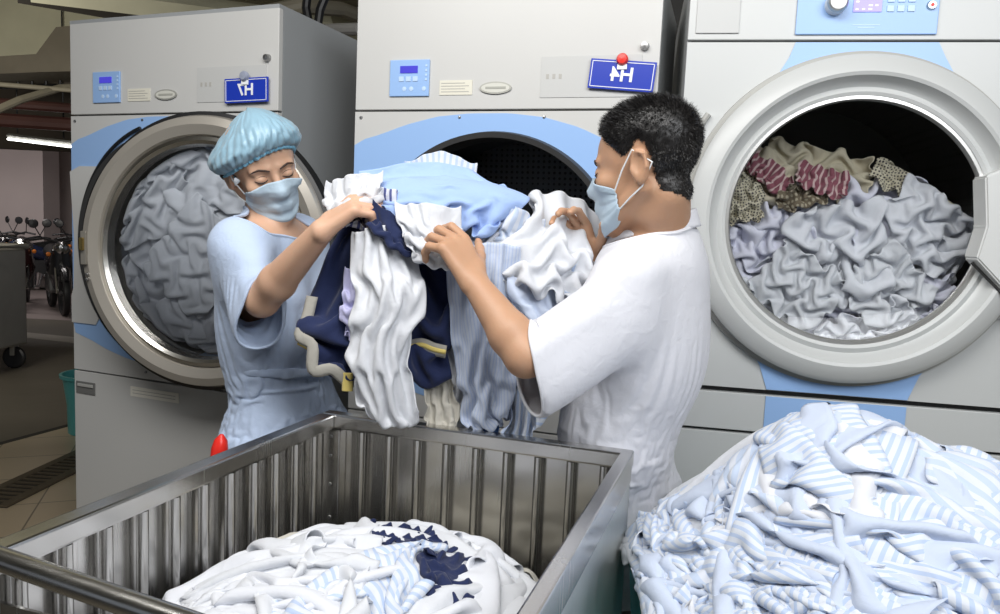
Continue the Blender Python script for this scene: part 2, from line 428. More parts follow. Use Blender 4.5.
def cloth_mesh(V, F, grow, body, hold=None, steps=80, iters=8, g=(0, 0, -9.8), gap=.004, kb=.15, seed=0, noise=.002, dt=1 / 60.):
    """lets a garment skin, made a little too large by `grow`, wrinkle and settle on a body field"""
    rng = np.random.RandomState(seed); n = len(V)
    e = np.concatenate([F[:, [0, 1]], F[:, [1, 2]], F[:, [2, 3]], F[:, [3, 0]]]); e = np.unique(np.sort(e, 1), axis=0)
    dg = np.concatenate([F[:, [0, 2]], F[:, [1, 3]]])
    gr = grow(V) if callable(grow) else np.full(n, grow)
    E = np.concatenate([e, dg]); rest = np.linalg.norm(V[E[:, 0]] - V[E[:, 1]], axis=1) * (gr[E[:, 0]] + gr[E[:, 1]]) * .5
    k = np.concatenate([np.ones(len(e)), np.full(len(dg), .5)])
    # bending: second neighbours through a shared vertex are approximated by the Laplacian
    cnt = np.bincount(E[:, 0], k, n) + np.bincount(E[:, 1], k, n); ce = np.bincount(e[:, 0], minlength=n) + np.bincount(e[:, 1], minlength=n)
    X = V + rng.randn(n, 3) * noise; v = np.zeros_like(X); g = np.array(g, float); T = V.copy()
    h = np.zeros(n) if hold is None else hold(V)
    def push(X):
        D = body.eval(X); m = D < gap
        if m.any():
            P = X[m]; eps = 1e-3; Gd = np.stack([body.eval(P + np.eye(3)[a] * eps) - body.eval(P - np.eye(3)[a] * eps) for a in range(3)], 1)
            Gd /= np.linalg.norm(Gd, axis=1, keepdims=True) + 1e-9; X[m] = P + Gd * (gap - D[m])[:, None]
        return m
    for st in range(steps):
        v = v * .9 + g * dt; X0 = X.copy(); X = X + v * dt
        for it in range(iters):
            d = X[E[:, 1]] - X[E[:, 0]]; L = np.sqrt((d * d).sum(1)) + 1e-9; c = (L - rest) / L * k * .5 * 1.6; d *= c[:, None]
            for a in range(3): X[:, a] += (np.bincount(E[:, 0], d[:, a], n) - np.bincount(E[:, 1], d[:, a], n)) / cnt * 1.6
            X += (T - X) * h[:, None]
            if it == iters // 2: push(X)
        S = np.stack([np.bincount(e[:, 0], X[e[:, 1], a], n) + np.bincount(e[:, 1], X[e[:, 0], a], n) for a in range(3)], 1) / np.maximum(ce, 1)[:, None]
        X += (S - X) * kb
        m = push(X)
        v = (X - X0) / dt; v[m] *= .3; sp = np.linalg.norm(v, axis=1, keepdims=True); v *= np.minimum(1, .5 / (sp + 1e-9))
    return X
# ------------------------------------------------------------------ the setting
M_conc = mat('garage_concrete', (.13, .115, .09), .55, bump=.2, bscale=9, var=.3, vscale=1.3)
M_ceil = mat('ceiling_concrete', (.34, .32, .25), .9, bump=.4, bscale=5, var=.25, vscale=2)
M_beam = mat('beam_concrete', (.62, .60, .44), .9, bump=.5, bscale=6, var=.15, vscale=3)
M_wall = mat('garage_wall', (.50, .43, .42), .8, var=.08, vscale=2)
M_dark = mat('deep_shade_wall', (.035, .034, .032), .8, var=.3, vscale=3)  # near-black colour stands in for the shade deep behind the machines
M_pipe = mat('painted_pipe', (.30, .27, .2), .5, var=.2)
M_pipe2 = mat('dark_red_pipe', (.07, .025, .02), .5)
M_black = mat('black_rubber', (.012, .012, .013), .45)
M_blackp = mat('black_paint', (.02, .02, .022), .35)

def tile_material():
    m = mat('floor_tiles', (.52, .42, .29), .28); nt = m.node_tree; b = nt.nodes['Principled BSDF']
    tc = nt.nodes.new('ShaderNodeTexCoord'); br = nt.nodes.new('ShaderNodeTexBrick')
    br.offset = 0; br.inputs['Scale'].default_value = 1; br.inputs['Brick Width'].default_value = .4; br.inputs['Row Height'].default_value = .4; br.inputs['Mortar Size'].default_value = .004
    br.inputs['Color1'].default_value = (.55, .45, .31, 1); br.inputs['Color2'].default_value = (.50, .40, .27, 1); br.inputs['Mortar'].default_value = (.2, .16, .11, 1)
    mp = nt.nodes.new('ShaderNodeMapping'); mp.inputs['Rotation'].default_value = (0, 0, -R(21)); nt.links.new(tc.outputs['Object'], mp.inputs[0]); nt.links.new(mp.outputs[0], br.inputs['Vector'])
    nt.links.new(br.outputs['Color'], b.inputs['Base Color'])
    return m
M_tile = tile_material()
tag(obj('floor', BX(-16, 6, -3, 18, -.12, -.02), M_conc), kind='structure')
# the tiled laundry floor, its far edge running behind the left machine
e0, e1 = atz(0, 445, 0), atz(78, 424, 0); dd = (e1 - e0) / np.linalg.norm(e1 - e0); nn = np.array([dd[1], -dd[0], 0])
A, B = e0 - dd * 1.5, e0 + dd * 9; C2, D2 = B + nn * 9, A + nn * 9
bm = bmesh.new(); lo = [bm.verts.new((p[0], p[1], -.1)) for p in (A, D2, C2, B)]; hi = [bm.verts.new((p[0], p[1], 0)) for p in (A, D2, C2, B)]
bm.faces.new(lo[::-1]); bm.faces.new(hi)
for i in range(4): bm.faces.new((lo[i], lo[(i + 1) % 4], hi[(i + 1) % 4], hi[i]))
bmesh.ops.recalc_face_normals(bm, faces=bm.faces)
tag(obj('floor_tiled', bm, M_tile), kind='structure')
bm = bmesh.new(); tube(bm, [A + nn * -.03 + [0, 0, -.02], B + nn * -.03 + [0, 0, -.02]], .028, 8)
tag(obj('trim_1', bm, mat('kerb_dark', (.05, .045, .04), .6)), kind='structure')
tag(obj('ceiling', BX(-16, 6, -3, 18, 3.7, 3.8), M_ceil), kind='structure')
tag(obj('wall_garage', BX(-16, 2, 15, 15.2, 0, 3.7), M_wall), kind='structure')
tag(obj('wall_left', BX(-16.2, -16, -3, 18, 0, 3.7), M_wall), kind='structure')
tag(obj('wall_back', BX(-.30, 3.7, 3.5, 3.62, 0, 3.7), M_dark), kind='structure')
tag(obj('wall_right', BX(3.6, 3.7, -3, 3.5, 0, 3.7), mat('painted_wall', (.6, .6, .58), .7)), kind='structure')
tag(obj('wall_front', BX(-3.2, 3.7, -3.1, -3, 0, 3.7), mat('painted_wall', (.6, .6, .58), .7)), kind='structure')
# concrete pillar between the parked bikes and the wall
p0, p1 = at(-8, 240, 13.6), at(44, 240, 13.6)
tag(obj('wall_pillar', BX(p0[0], p1[0], 13.6, 14.1, 0, 3.7), M_wall), kind='structure')
# beams under the slab
q = at(0, 60, 8.2)
tag(obj('ceiling_beam', BX(-16, -1.2, 8.2, 8.6, 3.02, 3.7), M_beam), kind='structure')
bm = bmesh.new(); tube(bm, [at(30, -12, 5.6), at(330, 26, 6.6)], .10, 4); tag(obj('ceiling_beam_joist', bm, M_beam), kind='structure')
bm = bmesh.new(); tube(bm, [at(18, -12, 5.75), at(330, 44, 6.8)], .11, 4); tag(obj('ceiling_beam_dark_bar', bm, mat('dark_steel', (.04, .035, .03), .6)), kind='structure')  # solid dark diagonal bar along the light joist
tag(obj('ceiling_beam_cross', BX(-4.5, -.6, 5.0, 5.25, 3.1, 3.7), M_beam), kind='structure')
tag(obj('wall_band', BX(-16, -2, 9.6, 9.75, 2.18, 3.02), mat('dark_band', (.075, .06, .045), .8, var=.3, vscale=2)), kind='structure')
# grey duct hanging below the beam, widening to the right
pts = [at(-30, 75, 7.6), at(-30, 58, 7.6), at(36, 54, 7.6), at(56, 27, 7.6), at(120, 22, 7.6), at(120, 70, 7.6), at(40, 72, 7.6)]
bm = bmesh.new(); prism(bm, [(p[0], p[2]) for p in pts], 7.6, 8.1)
tag(obj('ventilation_duct', bm, mat('duct_grey', (.20, .175, .13), .7, var=.15)), 'grey brown sheet metal duct hanging under the yellowish concrete beam at top left', 'duct')
# pipes and cable ladder
def pipe(pix, Y, r, m, label, cat='pipe', group=None):
    bm = bmesh.new(); tube(bm, [at(x, y, Y + dy) for x, y, dy in pix], r, 10)
    return tag(obj('ceiling_pipe', bm, m), label, cat, group)
pipe([(-30, 122, 0), (20, 100, .4), (60, 88, .8), (130, 84, 1.4)], 6.4, .035, M_pipe, 'pale bent pipe crossing the dark garage upper left', 'pipe')
pipe([(-30, 82, 0), (130, 95, .4)], 6.9, .022, M_pipe, 'thin pale pipe running level above the bent pipe', 'pipe')
pipe([(-30, 101, 0), (120, 112, .3)], 7.4, .05, M_pipe2, 'upper of the two dark red pipes in the garage', 'pipe')
pipe([(-30, 118, 0), (120, 128, .3)], 7.4, .07, M_pipe2, 'lower thick dark red pipe just above the tube lamp', 'pipe')
pipe([(278, 31, 0), (360, 29, -.4)], 4.2, .03, mat('grey_pipe', (.33, .32, .3), .4), 'grey conduit crossing the gap above the left dryer', 'pipe')
pipe([(309, -20, 0), (306, 8, 0), (309, 24, 0), (313, 42, 0)], 3.9, .022, M_black, 'left of two black hoses hanging behind the left dryer', 'hose')
pipe([(332, -20, 0), (320, 10, 0), (318, 24, 0), (324, 46, 0)], 3.9, .022, M_black, 'right of two black hoses hanging behind the left dryer', 'hose')
pipe([(262, 14, 0), (300, 6, 0), (340, 9, .4), (380, 24, .8)], 4.8, .05, M_pipe, 'thick olive pipe over the top of the left dryer', 'pipe')
bm = bmesh.new()
for y in (74, 88):
    tube(bm, [at(-30, y, 8.0), at(100, y - 3, 8.0)], .02, 6)
for x in range(-24, 100, 14): tube(bm, [at(x, 72, 8.0), at(x, 89, 8.0)], .014, 6)
tag(obj('cable_ladder', bm, M_black), 'black cable ladder hung level in the dark part of the garage', 'cable ladder')

# tube lamp
t0, t1 = at(8, 139, 8.5), at(74, 147, 8.1)
lamp = empty('tube_lamp', t0, 0, 'lit fluorescent tube lamp hanging over the motorbikes', 'lamp')
v = t1 - t0
bm = bmesh.new(); tube(bm, [(0, 0, 0), v], .013, 10); obj('tube', bm, mat('tube_light', (1, 1, 1), .4, emit=(1, .98, .92), estr=5), lamp)
bm = bmesh.new(); tube(bm, [(0, 0, .04), v + [0, 0, .04]], .022, 4); obj('housing', bm, mat('lamp_housing', (.4, .4, .38), .5), lamp)
bm = bmesh.new()
for k in (.15, .85): tube(bm, [v * k + [0, 0, .08], v * k + [0, 0, 3.7 - t0[2] - v[2] * k]], .008, 6)
obj('hanger', bm, M_black, lamp)

# parking lines
def strip(name, pts, m, z0, z1):
    bm = bmesh.new(); a = [bm.verts.new((p[0], p[1], z0)) for p in pts]; b = [bm.verts.new((p[0], p[1], z1)) for p in pts]
    bm.faces.new(a); bm.faces.new(b)
    for i in range(len(pts)): bm.faces.new((a[i], a[(i + 1) % len(pts)], b[(i + 1) % len(pts)], b[i]))
    bmesh.ops.recalc_face_normals(bm, faces=bm.faces); return obj(name, bm, m)
M_line = mat('worn_line_paint', (.42, .39, .34), .6, var=.3, vscale=4)
tag(strip('parking_line', [atz(-30, 327, -.02), atz(90, 339, -.02), atz(90, 345, -.02), atz(-30, 332, -.02)], M_line, -.02, -.016), 'worn pale parking line on the garage floor', 'floor marking')
tag(strip('pink_floor_band', [atz(-30, 316, -.02), atz(100, 322, -.02), atz(100, 292, -.02), atz(-30, 288, -.02)], mat('pink_floor', (.30, .25, .24), .5, var=.15, vscale=1), -.02, -.0165), 'pale greyish floor strip under the parked motorbikes', 'floor marking')

# drain grate in the tiles
g0, g1, g2, g3 = atz(-40, 505, 0), atz(84, 448, 0), atz(84, 477, 0), atz(-40, 532, 0)
dr = empty('floor_drain', g0, 0, 'long dark slotted drain grate set in the beige floor tiles', 'drain')
ax = g1 - g0; L = np.linalg.norm(ax); ax /= L; pv = np.array([ax[1], -ax[0], 0]); w = abs((g3 - g0) @ pv)
def q4(bm, a0, a1, b0, b1, z0, z1):
    P = [ax * a0 + pv * b0, ax * a1 + pv * b0, ax * a1 + pv * b1, ax * a0 + pv * b1]
    a = [bm.verts.new((p[0], p[1], z0)) for p in P]; b = [bm.verts.new((p[0], p[1], z1)) for p in P]
    bm.faces.new(a); bm.faces.new(b)
    for i in range(4): bm.faces.new((a[i], a[(i + 1) % 4], b[(i + 1) % 4], b[i]))
    bmesh.ops.recalc_face_normals(bm, faces=bm.faces)
bm = bmesh.new(); q4(bm, 0, L, 0, w, .0005, .004); obj('channel', bm, M_black, dr)
bm = bmesh.new(); q4(bm, 0, L, 0, w * .2, .004, .012); q4(bm, 0, L, w * .8, w, .004, .012); obj('frame', bm, mat('grate_iron', (.16, .13, .09), .5, metal=.6, var=.3), dr)
bm = bmesh.new()
for k in range(int(L / .05)): q4(bm, k * .05, k * .05 + .022, w * .2, w * .8, .004, .011)
obj('grate', bm, mat('grate_iron', (.16, .13, .09), .5), dr)

# ------------------------------------------------------------------ background things
def steel_bin_cart():
    c0 = at(27, 330, 6.3); x1 = c0[0]; t = empty('steel_cart', (x1 - .72, 6.3, -.02), 0, 'dull grey steel wheeled bin standing in the garage at the left edge', 'cart')
    M_ = mat('dull_steel', (.40, .38, .34), .42, metal=.6, var=.2, vscale=3)
    obj('bin', BX(-.5, .5, -.35, .35, .22, 1.08, bev=.02), M_, t)
    bm = bmesh.new(); tube(bm, [(-.5, -.36, 1.1), (.5, -.36, 1.1), (.5, .36, 1.1), (-.5, .36, 1.1)], .025, 8, closed=True); obj('rim', bm, M_, t)
    bm = bmesh.new(); tube(bm, [(.25, -.38, 1.12), (.45, -.38, 1.17), (.5, -.3, 1.16), (.55, -.1, 1.0)], .012, 8); obj('handle', bm, M_, t)
    obj('latch', BX(.38, .5, -.385, -.35, .58, .64, bev=.005), mat('bright_steel', (.5, .5, .48), .3, metal=1), t)
    for sx in (-.4, .42):
        for sy in (-.28, .28):
            w = obj('wheel', LT([(.03, -.02), (.085, -.022), (.1, -.012), (.1, .012), (.085, .022), (.03, .02)], 0, 0, 0, 28, 'y', cap=True), M_black, t, loc=(sx, sy, .1))
            obj('fork', BX(-.02, .02, -.035, .035, .02, .13, bev=.004), M_, w)
steel_bin_cart()

def motorbike(loc, rz, col, label):
    t = empty('motorbike', loc, rz, label, 'motorbike', None)
    Mb = mat('bike_paint_' + str(col), col, .25, coat=.5); Ms = mat('bike_chrome', (.55, .55, .55), .2, metal=1); Mk = M_blackp
    def wheel(y):
        w = obj('wheel', LT([(.245, -.03), (.28, -.045), (.31, -.03), (.315, 0), (.31, .03), (.28, .045), (.245, .03)], 0, 0, 0, 40, 'x', closed=True), M_black, t, loc=(0, y, .315), smooth=True)
        bm = bmesh.new()
        for k in range(10):
            a = k * math.pi / 5; tube(bm, [(0, .03 * math.cos(a), .03 * math.sin(a)), (0, .25 * math.cos(a), .25 * math.sin(a))], .007, 5)
        tube(bm, [(-.05, 0, 0), (.05, 0, 0)], .035, 12); obj('hub', bm, Ms, w)
    wheel(-.62); wheel(.62)
    for s in (-.08, .08):
        obj('fork', TB([(s, -.62, .315), (s, -.45, .72), (s, -.38, .95)], .02, 8), Ms, t)
    obj('front_fender', TB([(0, -.9, .5), (0, -.78, .62), (0, -.62, .66), (0, -.42, .58)], [.03, .055, .06, .04], 10), Mb, t, smooth=True)
    obj('body', (lambda b: (tube(b, [(0, -.42, .72), (0, -.2, .74), (0, .05, .66), (0, .35, .74), (0, .7, .84)], [.07, .13, .14, .12, .05], 14), b)[1])(bmesh.new()), Mb, t, smooth=True)
    obj('leg_shield', (lambda b: (tube(b, [(0, -.42, .9), (0, -.36, .6), (0, -.2, .36)], [.12, .17, .08], 12), b)[1])(bmesh.new()), Mb, t, smooth=True)
    obj('seat', (lambda b: (tube(b, [(0, -.1, .80), (0, .15, .79), (0, .5, .84), (0, .68, .87)], [.06, .11, .12, .05], 14), b)[1])(bmesh.new()), M_black, t, smooth=True)
    obj('engine', BX(-.13, .13, -.2, .25, .28, .56, bev=.04), mat('engine_metal', (.14, .14, .14), .4, metal=.8), t)
    obj('exhaust', TB([(.13, -.1, .3), (.16, .2, .27), (.17, .75, .4)], [.025, .035, .055], 12), Ms, t, smooth=True)
    obj('handlebar', TB([(-.36, -.25, 1.02), (-.2, -.33, 1.05), (0, -.38, 1.0), (.2, -.33, 1.05), (.36, -.25, 1.02)], .016, 8), Mk, t)
    obj('headlight', LT([(.0, -.13), (.05, -.125), (.085, -.09), (.09, 0), (.05, .08)], 0, -.44, .93, 24, 'y'), Ms, t, smooth=True)
    for s in (-1, 1):
        m = obj('mirror_stem', TB([(s * .22, -.33, 1.05), (s * .3, -.36, 1.2)], .007, 6), Mk, t)
        b = bmesh.new(); lathe(b, [(0, -.015), (.05, -.012), (.062, 0), (.05, .012), (0, .015)], s * .32, -.36, 1.25, 20); obj('mirror', b, Mk, m, smooth=True)
        obj('indicator', (lambda b: (lathe(b, [(0, -.03), (.025, -.02), (.03, .0), (0, .02)], s * .16, -.46, .84, 14), b)[1])(bmesh.new()), mat('amber', (.7, .2, .03), .3), t)
    return t
M_fl = -.02
def bike_at(px, py, rz, col, label):
    p = atz(px, py, M_fl); motorbike((p[0], p[1], M_fl), rz, col, label)
bike_at(58, 311, R(38), (.015, .015, .018), 'black motorbike nearest the steel bin, its round headlight and mirror showing')
bike_at(24, 306, R(30), (.035, .012, .012), 'dark red motorbike standing just behind the grey steel bin')
bike_at(88, 304, R(22), (.02, .02, .03), 'dark motorbike mostly hidden by the left dryer, beside the nearest black one')
bike_at(40, 291, R(-30), (.02, .03, .08), 'dark blue motorbike in the second rank between the pillar and the black bike')
bike_at(70, 291, R(50), (.16, .16, .18), 'silver grey motorbike in the second rank near the dryer edge')
bike_at(10, 291, R(10), (.05, .05, .07), 'grey black motorbike in the second rank in front of the pinkish pillar')

# teal tub behind the left dryer
p = at(64, 372, 4.7)
t = empty('plastic_tub', (p[0] + .205, 4.7, 0), 0, 'teal plastic laundry tub peeping out behind the left dryer', 'tub')
M_teal = mat('teal_plastic', (.10, .42, .42), .35)
obj('bucket', LT([(.12, 0), (.16, .002), (.165, p[2] * .5), (.19, p[2]), (.185, p[2]), (.16, p[2] * .5), (.15, .01), (.0001, .01)], 0, 0, 0, 40, 'z'), M_teal, t, smooth=True)
obj('rim', LT([(.185, p[2] - .02), (.203, p[2] - .015), (.205, p[2] + .004), (.188, p[2] + .006)], 0, 0, 0, 40, 'z', closed=True), M_teal, t, smooth=True)
# ------------------------------------------------------------------ laundry machines (local frame: x across, y into the cabinet, z up)
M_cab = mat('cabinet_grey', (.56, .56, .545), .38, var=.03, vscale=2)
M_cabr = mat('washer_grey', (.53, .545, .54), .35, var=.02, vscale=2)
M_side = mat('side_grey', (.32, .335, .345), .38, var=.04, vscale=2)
M_blue = mat('panel_blue', (.30, .48, .80), .35)
M_beige = mat('door_beige', (.46, .43, .38), .32, metal=.45)
M_seam = mat('seam', (.03, .03, .03), .6)
M_disp = mat('display_dark', (.02, .02, .25), .2, emit=(.12, .1, .9), estr=.5)
M_btn = mat('button_pale', (.50, .66, .88), .4)
M_sign = mat('sign_blue', (.012, .04, .42), .3)
M_signw = mat('sign_white', (.85, .87, .9), .4)
M_steel = brushed('brushed_steel', (.62, .61, .59), .22)
M_lock = mat('lock_metal', (.35, .35, .35), .3, metal=.9)

def glass_material(name, tint, a, rough=.03):
    m = bpy.data.materials.new(name); m.use_nodes = True; nt = m.node_tree; nt.nodes.remove(nt.nodes['Principled BSDF'])
    tr = nt.nodes.new('ShaderNodeBsdfTransparent'); tr.inputs[0].default_value = (*tint, 1)
    gl = nt.nodes.new('ShaderNodeBsdfGlossy'); gl.inputs['Roughness'].default_value = rough
    fr = nt.nodes.new('ShaderNodeFresnel'); fr.inputs[0].default_value = 1.35
    ad = nt.nodes.new('ShaderNodeMath'); ad.operation = 'ADD'; ad.inputs[1].default_value = a; nt.links.new(fr.outputs[0], ad.inputs[0])
    ms = nt.nodes.new('ShaderNodeMixShader'); nt.links.new(ad.outputs[0], ms.inputs[0]); nt.links.new(tr.outputs[0], ms.inputs[1]); nt.links.new(gl.outputs[0], ms.inputs[2])
    nt.links.new(ms.outputs[0], nt.nodes['Material Output'].inputs[0]); return m
M_glass = glass_material('door_glass', (.88, .92, .94), .02)

def arc(cx, cz, r, a0, a1, n=24): return [(cx + r * math.cos(R(a0 + (a1 - a0) * k / n)), cz + r * math.sin(R(a0 + (a1 - a0) * k / n))) for k in range(n + 1)]

W2, DEPTH, OPR, OPZ = .445, 1.15, .365, 1.30
def drum(t, r, z, m, depth=.7):
    """perforated steel drum seen through the opening"""
    bm = bmesh.new(); lathe(bm, [(r, .03), (r + .02, .06), (r + .03, depth), (.001, depth + .02)], 0, 0, z, 72)
    bmesh.ops.recalc_face_normals(bm, faces=bm.faces)
    d = obj('drum', bm, m, t, smooth=True)
    for k in range(3):
        a = R(90 + 120 * k + 35); c, s = math.cos(a), math.sin(a); bm = bmesh.new()
        tube(bm, [((r + .02) * c, .08, z + (r + .02) * s), ((r + .02) * c, depth, z + (r + .02) * s)], .05, 4)
        obj('lifter', bm, m, d)
def drum_material():
    m = mat('drum_steel', (.09, .095, .1), .42, metal=.6); nt = m.node_tree; b = nt.nodes['Principled BSDF']
    tc = nt.nodes.new('ShaderNodeTexCoord'); v = nt.nodes.new('ShaderNodeTexVoronoi'); v.inputs['Scale'].default_value = 55; v.inputs['Randomness'].default_value = 0
    nt.links.new(tc.outputs['Object'], v.inputs['Vector']); c = nt.nodes.new('ShaderNodeMath'); c.operation = 'GREATER_THAN'; c.inputs[1].default_value = .25; nt.links.new(v.outputs['Distance'], c.inputs[0])
    mx = nt.nodes.new('ShaderNodeMix'); mx.data_type = 'RGBA'; mx.inputs[6].default_value = (.005, .005, .005, 1); mx.inputs[7].default_value = (.09, .095, .1, 1)
    nt.links.new(c.outputs[0], mx.inputs[0]); nt.links.new(mx.outputs[2], b.inputs['Base Color']); return m
M_drum = drum_material()

def dryer(name, loc, yaw, label, H, seal, DEPTH=1.15):
    t = empty(name, loc, -R(yaw), label, 'dryer', None)
    zs, zl = 1.742, .83
    # cabinet: two sides, back, top, and three front panels
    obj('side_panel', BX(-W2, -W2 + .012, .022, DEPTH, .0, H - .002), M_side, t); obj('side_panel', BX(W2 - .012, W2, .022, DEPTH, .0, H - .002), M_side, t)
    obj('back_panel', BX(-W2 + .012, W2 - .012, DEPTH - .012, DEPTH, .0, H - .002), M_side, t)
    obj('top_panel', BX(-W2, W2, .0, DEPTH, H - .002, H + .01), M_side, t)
    obj('upper_panel', BX(-W2, W2, 0, .02, zs + .003, H, bev=.002), M_cab, t)
    obj('front_panel', slab_with_hole(-W2, W2, zl + .003, zs - .003, 0, OPZ, OPR, 0, .02), M_cab, t)
    obj('lower_panel', BX(-W2, W2, 0, .02, .06, zl - .003, bev=.002), M_cab, t)
    obj('plinth', BX(-W2 + .02, W2 - .02, .03, .06, 0, .08), M_seam, t)
    obj('inner_front', slab_with_hole(-W2 + .013, W2 - .013, .1, H - .05, 0, OPZ, OPR + .01, .022, .03), M_seam, t)
    # blue sweep round the door
    top = [(-.444, 1.650), (-.36, 1.672), (-.28, 1.700), (-.18, 1.724), (-.08, 1.733), (.04, 1.733), (.14, 1.722), (.24, 1.695), (.33, 1.655), (.444, 1.600)]
    bot = [(x, 2 * OPZ - z + .02) for x, z in top[::-1]]
    bmk = bmesh.new()
    outer = top + bot; n = 96; ring_o = []
    def hit(a):
        c, s = math.cos(a), math.sin(a); best = 9
        for i in range(len(outer)):
            (xa, za), (xb, zb) = outer[i], outer[(i + 1) % len(outer)]; za -= OPZ; zb -= OPZ
            den = c * (zb - za) - s * (xb - xa)
            if abs(den) < 1e-9: continue
            tt = (xa * (zb - za) - za * (xb - xa)) / den; uu = (xa * s - za * c) / den
            if tt > 0 and -1e-6 <= uu <= 1 + 1e-6: best = min(best, tt)
        return best
    vo, vi = [], []
    for k in range(n):
        a = 2 * math.pi * k / n; h = hit(a); c, s = math.cos(a), math.sin(a)
        vo.append(bmk.verts.new((c * h, -.0016, OPZ + s * h))); vi.append(bmk.verts.new((c * (OPR + .002), -.0016, OPZ + s * (OPR + .002))))
    for k in range(n): bmk.faces.new((vo[k], vi[k], vi[(k + 1) % n], vo[(k + 1) % n]))
    bmesh.ops.recalc_face_normals(bmk, faces=bmk.faces); r = bmesh.ops.extrude_face_region(bmk, geom=bmk.faces[:]); bmesh.ops.translate(bmk, vec=(0, .0012, 0), verts=[v for v in r['geom'] if isinstance(v, bmesh.types.BMVert)])
    bmesh.ops.recalc_face_normals(bmk, faces=bmk.faces)
    obj('blue_panel', bmk, M_blue, t)
    # grey middle plate left of the door, below it the blue comes back
    obj('hinge_plate', PR([(-W2 - .002, 1.005), (-.33, 1.005), (-.31, 1.035), (-.36, 1.13), (-.378, 1.30), (-.36, 1.47), (-.31, 1.565), (-.40, 1.565), (-W2 - .002, 1.545), (-W2 + .004, 1.46), (-W2 + .016, 1.30), (-W2 + .008, 1.13), (-W2 - .002, 1.10)], -.006, -.0018), M_cab, t)
    if seal: obj('seal_line', TB([(x, -.008, z) for x, z in arc(0.015, OPZ, .415, 108, 252, 40)], .006, 8), M_black, t)
    # collar round the opening
    obj('collar', LT([(OPR - .003, -.03), (OPR + .012, -.034), (OPR + .018, -.004), (OPR - .003, .06)], 0, 0, OPZ, 96, 'y', closed=True), M_seam, t, smooth=True)
    drum(t, OPR, OPZ, M_drum, min(.7, DEPTH - .08))
    # control panel
    c = obj('control_panel', BX(-.332, -.207, -.006, -.0005, 1.782, 1.886, bev=.002), M_blue, t)
    obj('display', BX(-.298, -.243, -.0085, -.006, 1.848, 1.868), M_disp, c)
    for k in range(3): obj('button', BX(-.302 + .022 * k, -.286 + .022 * k, -.008, -.006, 1.824, 1.838, bev=.001), M_btn, c)
    for k in range(3): obj('button', LT([(.0001, -.0075), (.0065, -.007), (.0065, -.006)], -.284 + .022 * k if k < 2 else -.222, 0, 1.803, 18), M_btn, c)
    for k in range(4): obj('indicator', BX(-.219, -.213, -.0075, -.006, 1.826 + .013 * k, 1.832 + .013 * k), M_btn, c)
    # sticker, badge, key pad outline, lock
    stk = obj('sticker', BX(-.175, -.075, -.0022, -.0004, 1.785, 1.826), mat('sticker_cream', (.72, .70, .60), .5), t)
    for k in range(4): obj('print_line', BX(-.17, -.085 - .012 * (k % 2), -.0028, -.0022, 1.793 + .008 * k, 1.795 + .008 * k), mat('faint_print', (.42, .41, .38), .5), stk)
    bm = bmesh.new(); rr = bmesh.ops.create_circle(bm, cap_ends=True, segments=40, radius=1); bmesh.ops.transform(bm, matrix=Matrix.Translation((-.005, -.002, 1.803)) @ Matrix.Rotation(R(90), 4, 'X') @ Matrix.Diagonal((.047, .017, 1, 1)), verts=bm.verts)
    r = bmesh.ops.extrude_face_region(bm, geom=bm.faces[:]); bmesh.ops.translate(bm, vec=(0, -.003, 0), verts=[v for v in r['geom'] if isinstance(v, bmesh.types.BMVert)]); bmesh.ops.recalc_face_normals(bm, faces=bm.faces)
    bd = obj('badge', bm, mat('badge_rim', (.42, .42, .38), .35, metal=.3), t)
    bm = bmesh.new(); bmesh.ops.create_circle(bm, cap_ends=True, segments=40, radius=1); bmesh.ops.transform(bm, matrix=Matrix.Translation((-.005, -.0055, 1.803)) @ Matrix.Rotation(R(90), 4, 'X') @ Matrix.Diagonal((.042, .013, 1, 1)), verts=bm.verts)
    obj('badge_face', bm, mat('badge_cream', (.62, .62, .56), .4), bd)
    obj('badge_line', BX(-.034, .026, -.0065, -.0056, 1.800, 1.806), mat('badge_print', (.38, .38, .34), .5), bd)
    obj('instruction_plate', BX(.125, .40, -.002, -.0004, 1.775, 1.885), mat('plate_pale', (.52, .525, .515), .45), t)
    for k in range(3): obj('print_mark', BX(.14 + .018 * k, .148 + .018 * k, -.0026, -.002, 1.825, 1.838), mat('faint_print', (.42, .41, .38), .5), t)
    obj('lock', LT([(.0001, -.016), (.009, -.015), (.011, -.008), (.012, 0)], W2 - .04, 0, 1.905, 20), M_lock, t, smooth=True)
    for x in (-W2 + .02, -.11, .14): obj('screw', LT([(.0001, -.004), (.004, -.0035), (.0055, 0)], x, 0, 1.722, 12), M_lock, t)
    for x in (-.1,): obj('screw', LT([(.0001, -.004), (.004, -.0035), (.0055, 0)], x, 0, .857, 12), M_lock, t)
    h = obj('recessed_handle', BX(-W2 + .012, -W2 + .105, -.004, -.0004, .745, .79, bev=.002), mat('recess_dark', (.16, .16, .155), .5), t)
    obj('handle_lip', BX(-W2 + .024, -W2 + .098, -.009, -.004, .772, .783, bev=.002), mat('lip_grey', (.42, .42, .4), .4), h)
    lb = obj('warning_label', BX(-.17, .05, -.002, -.0004, .765, .80), mat('label_cream', (.80, .78, .70), .5), t)
    for k in range(2): obj('print_line', BX(-.16, .035, -.0026, -.002, .776 + .011 * k, .778 + .011 * k), mat('faint_print', (.42, .41, .38), .5), lb)
    return t
def face_loc(px, py, Y, yaw, s):
    P = at(px, py, Y); return (P[0] + s * math.cos(R(yaw)), P[1] - s * math.sin(R(yaw)), 0)

H7_loc = face_loc(278, 112, 2.35, 21, -.445)
H4_loc = face_loc(506, 110, 2.13, 17, -.028)
H7 = dryer('dryer', H7_loc, 21, 'tall grey dryer at left with its round steel rimmed door shut over a spinning load', 2.056, True)
H4 = dryer('dryer', H4_loc, 17, 'tall grey dryer in the middle with open black drum mouth behind the two workers', 2.07, False, .44)

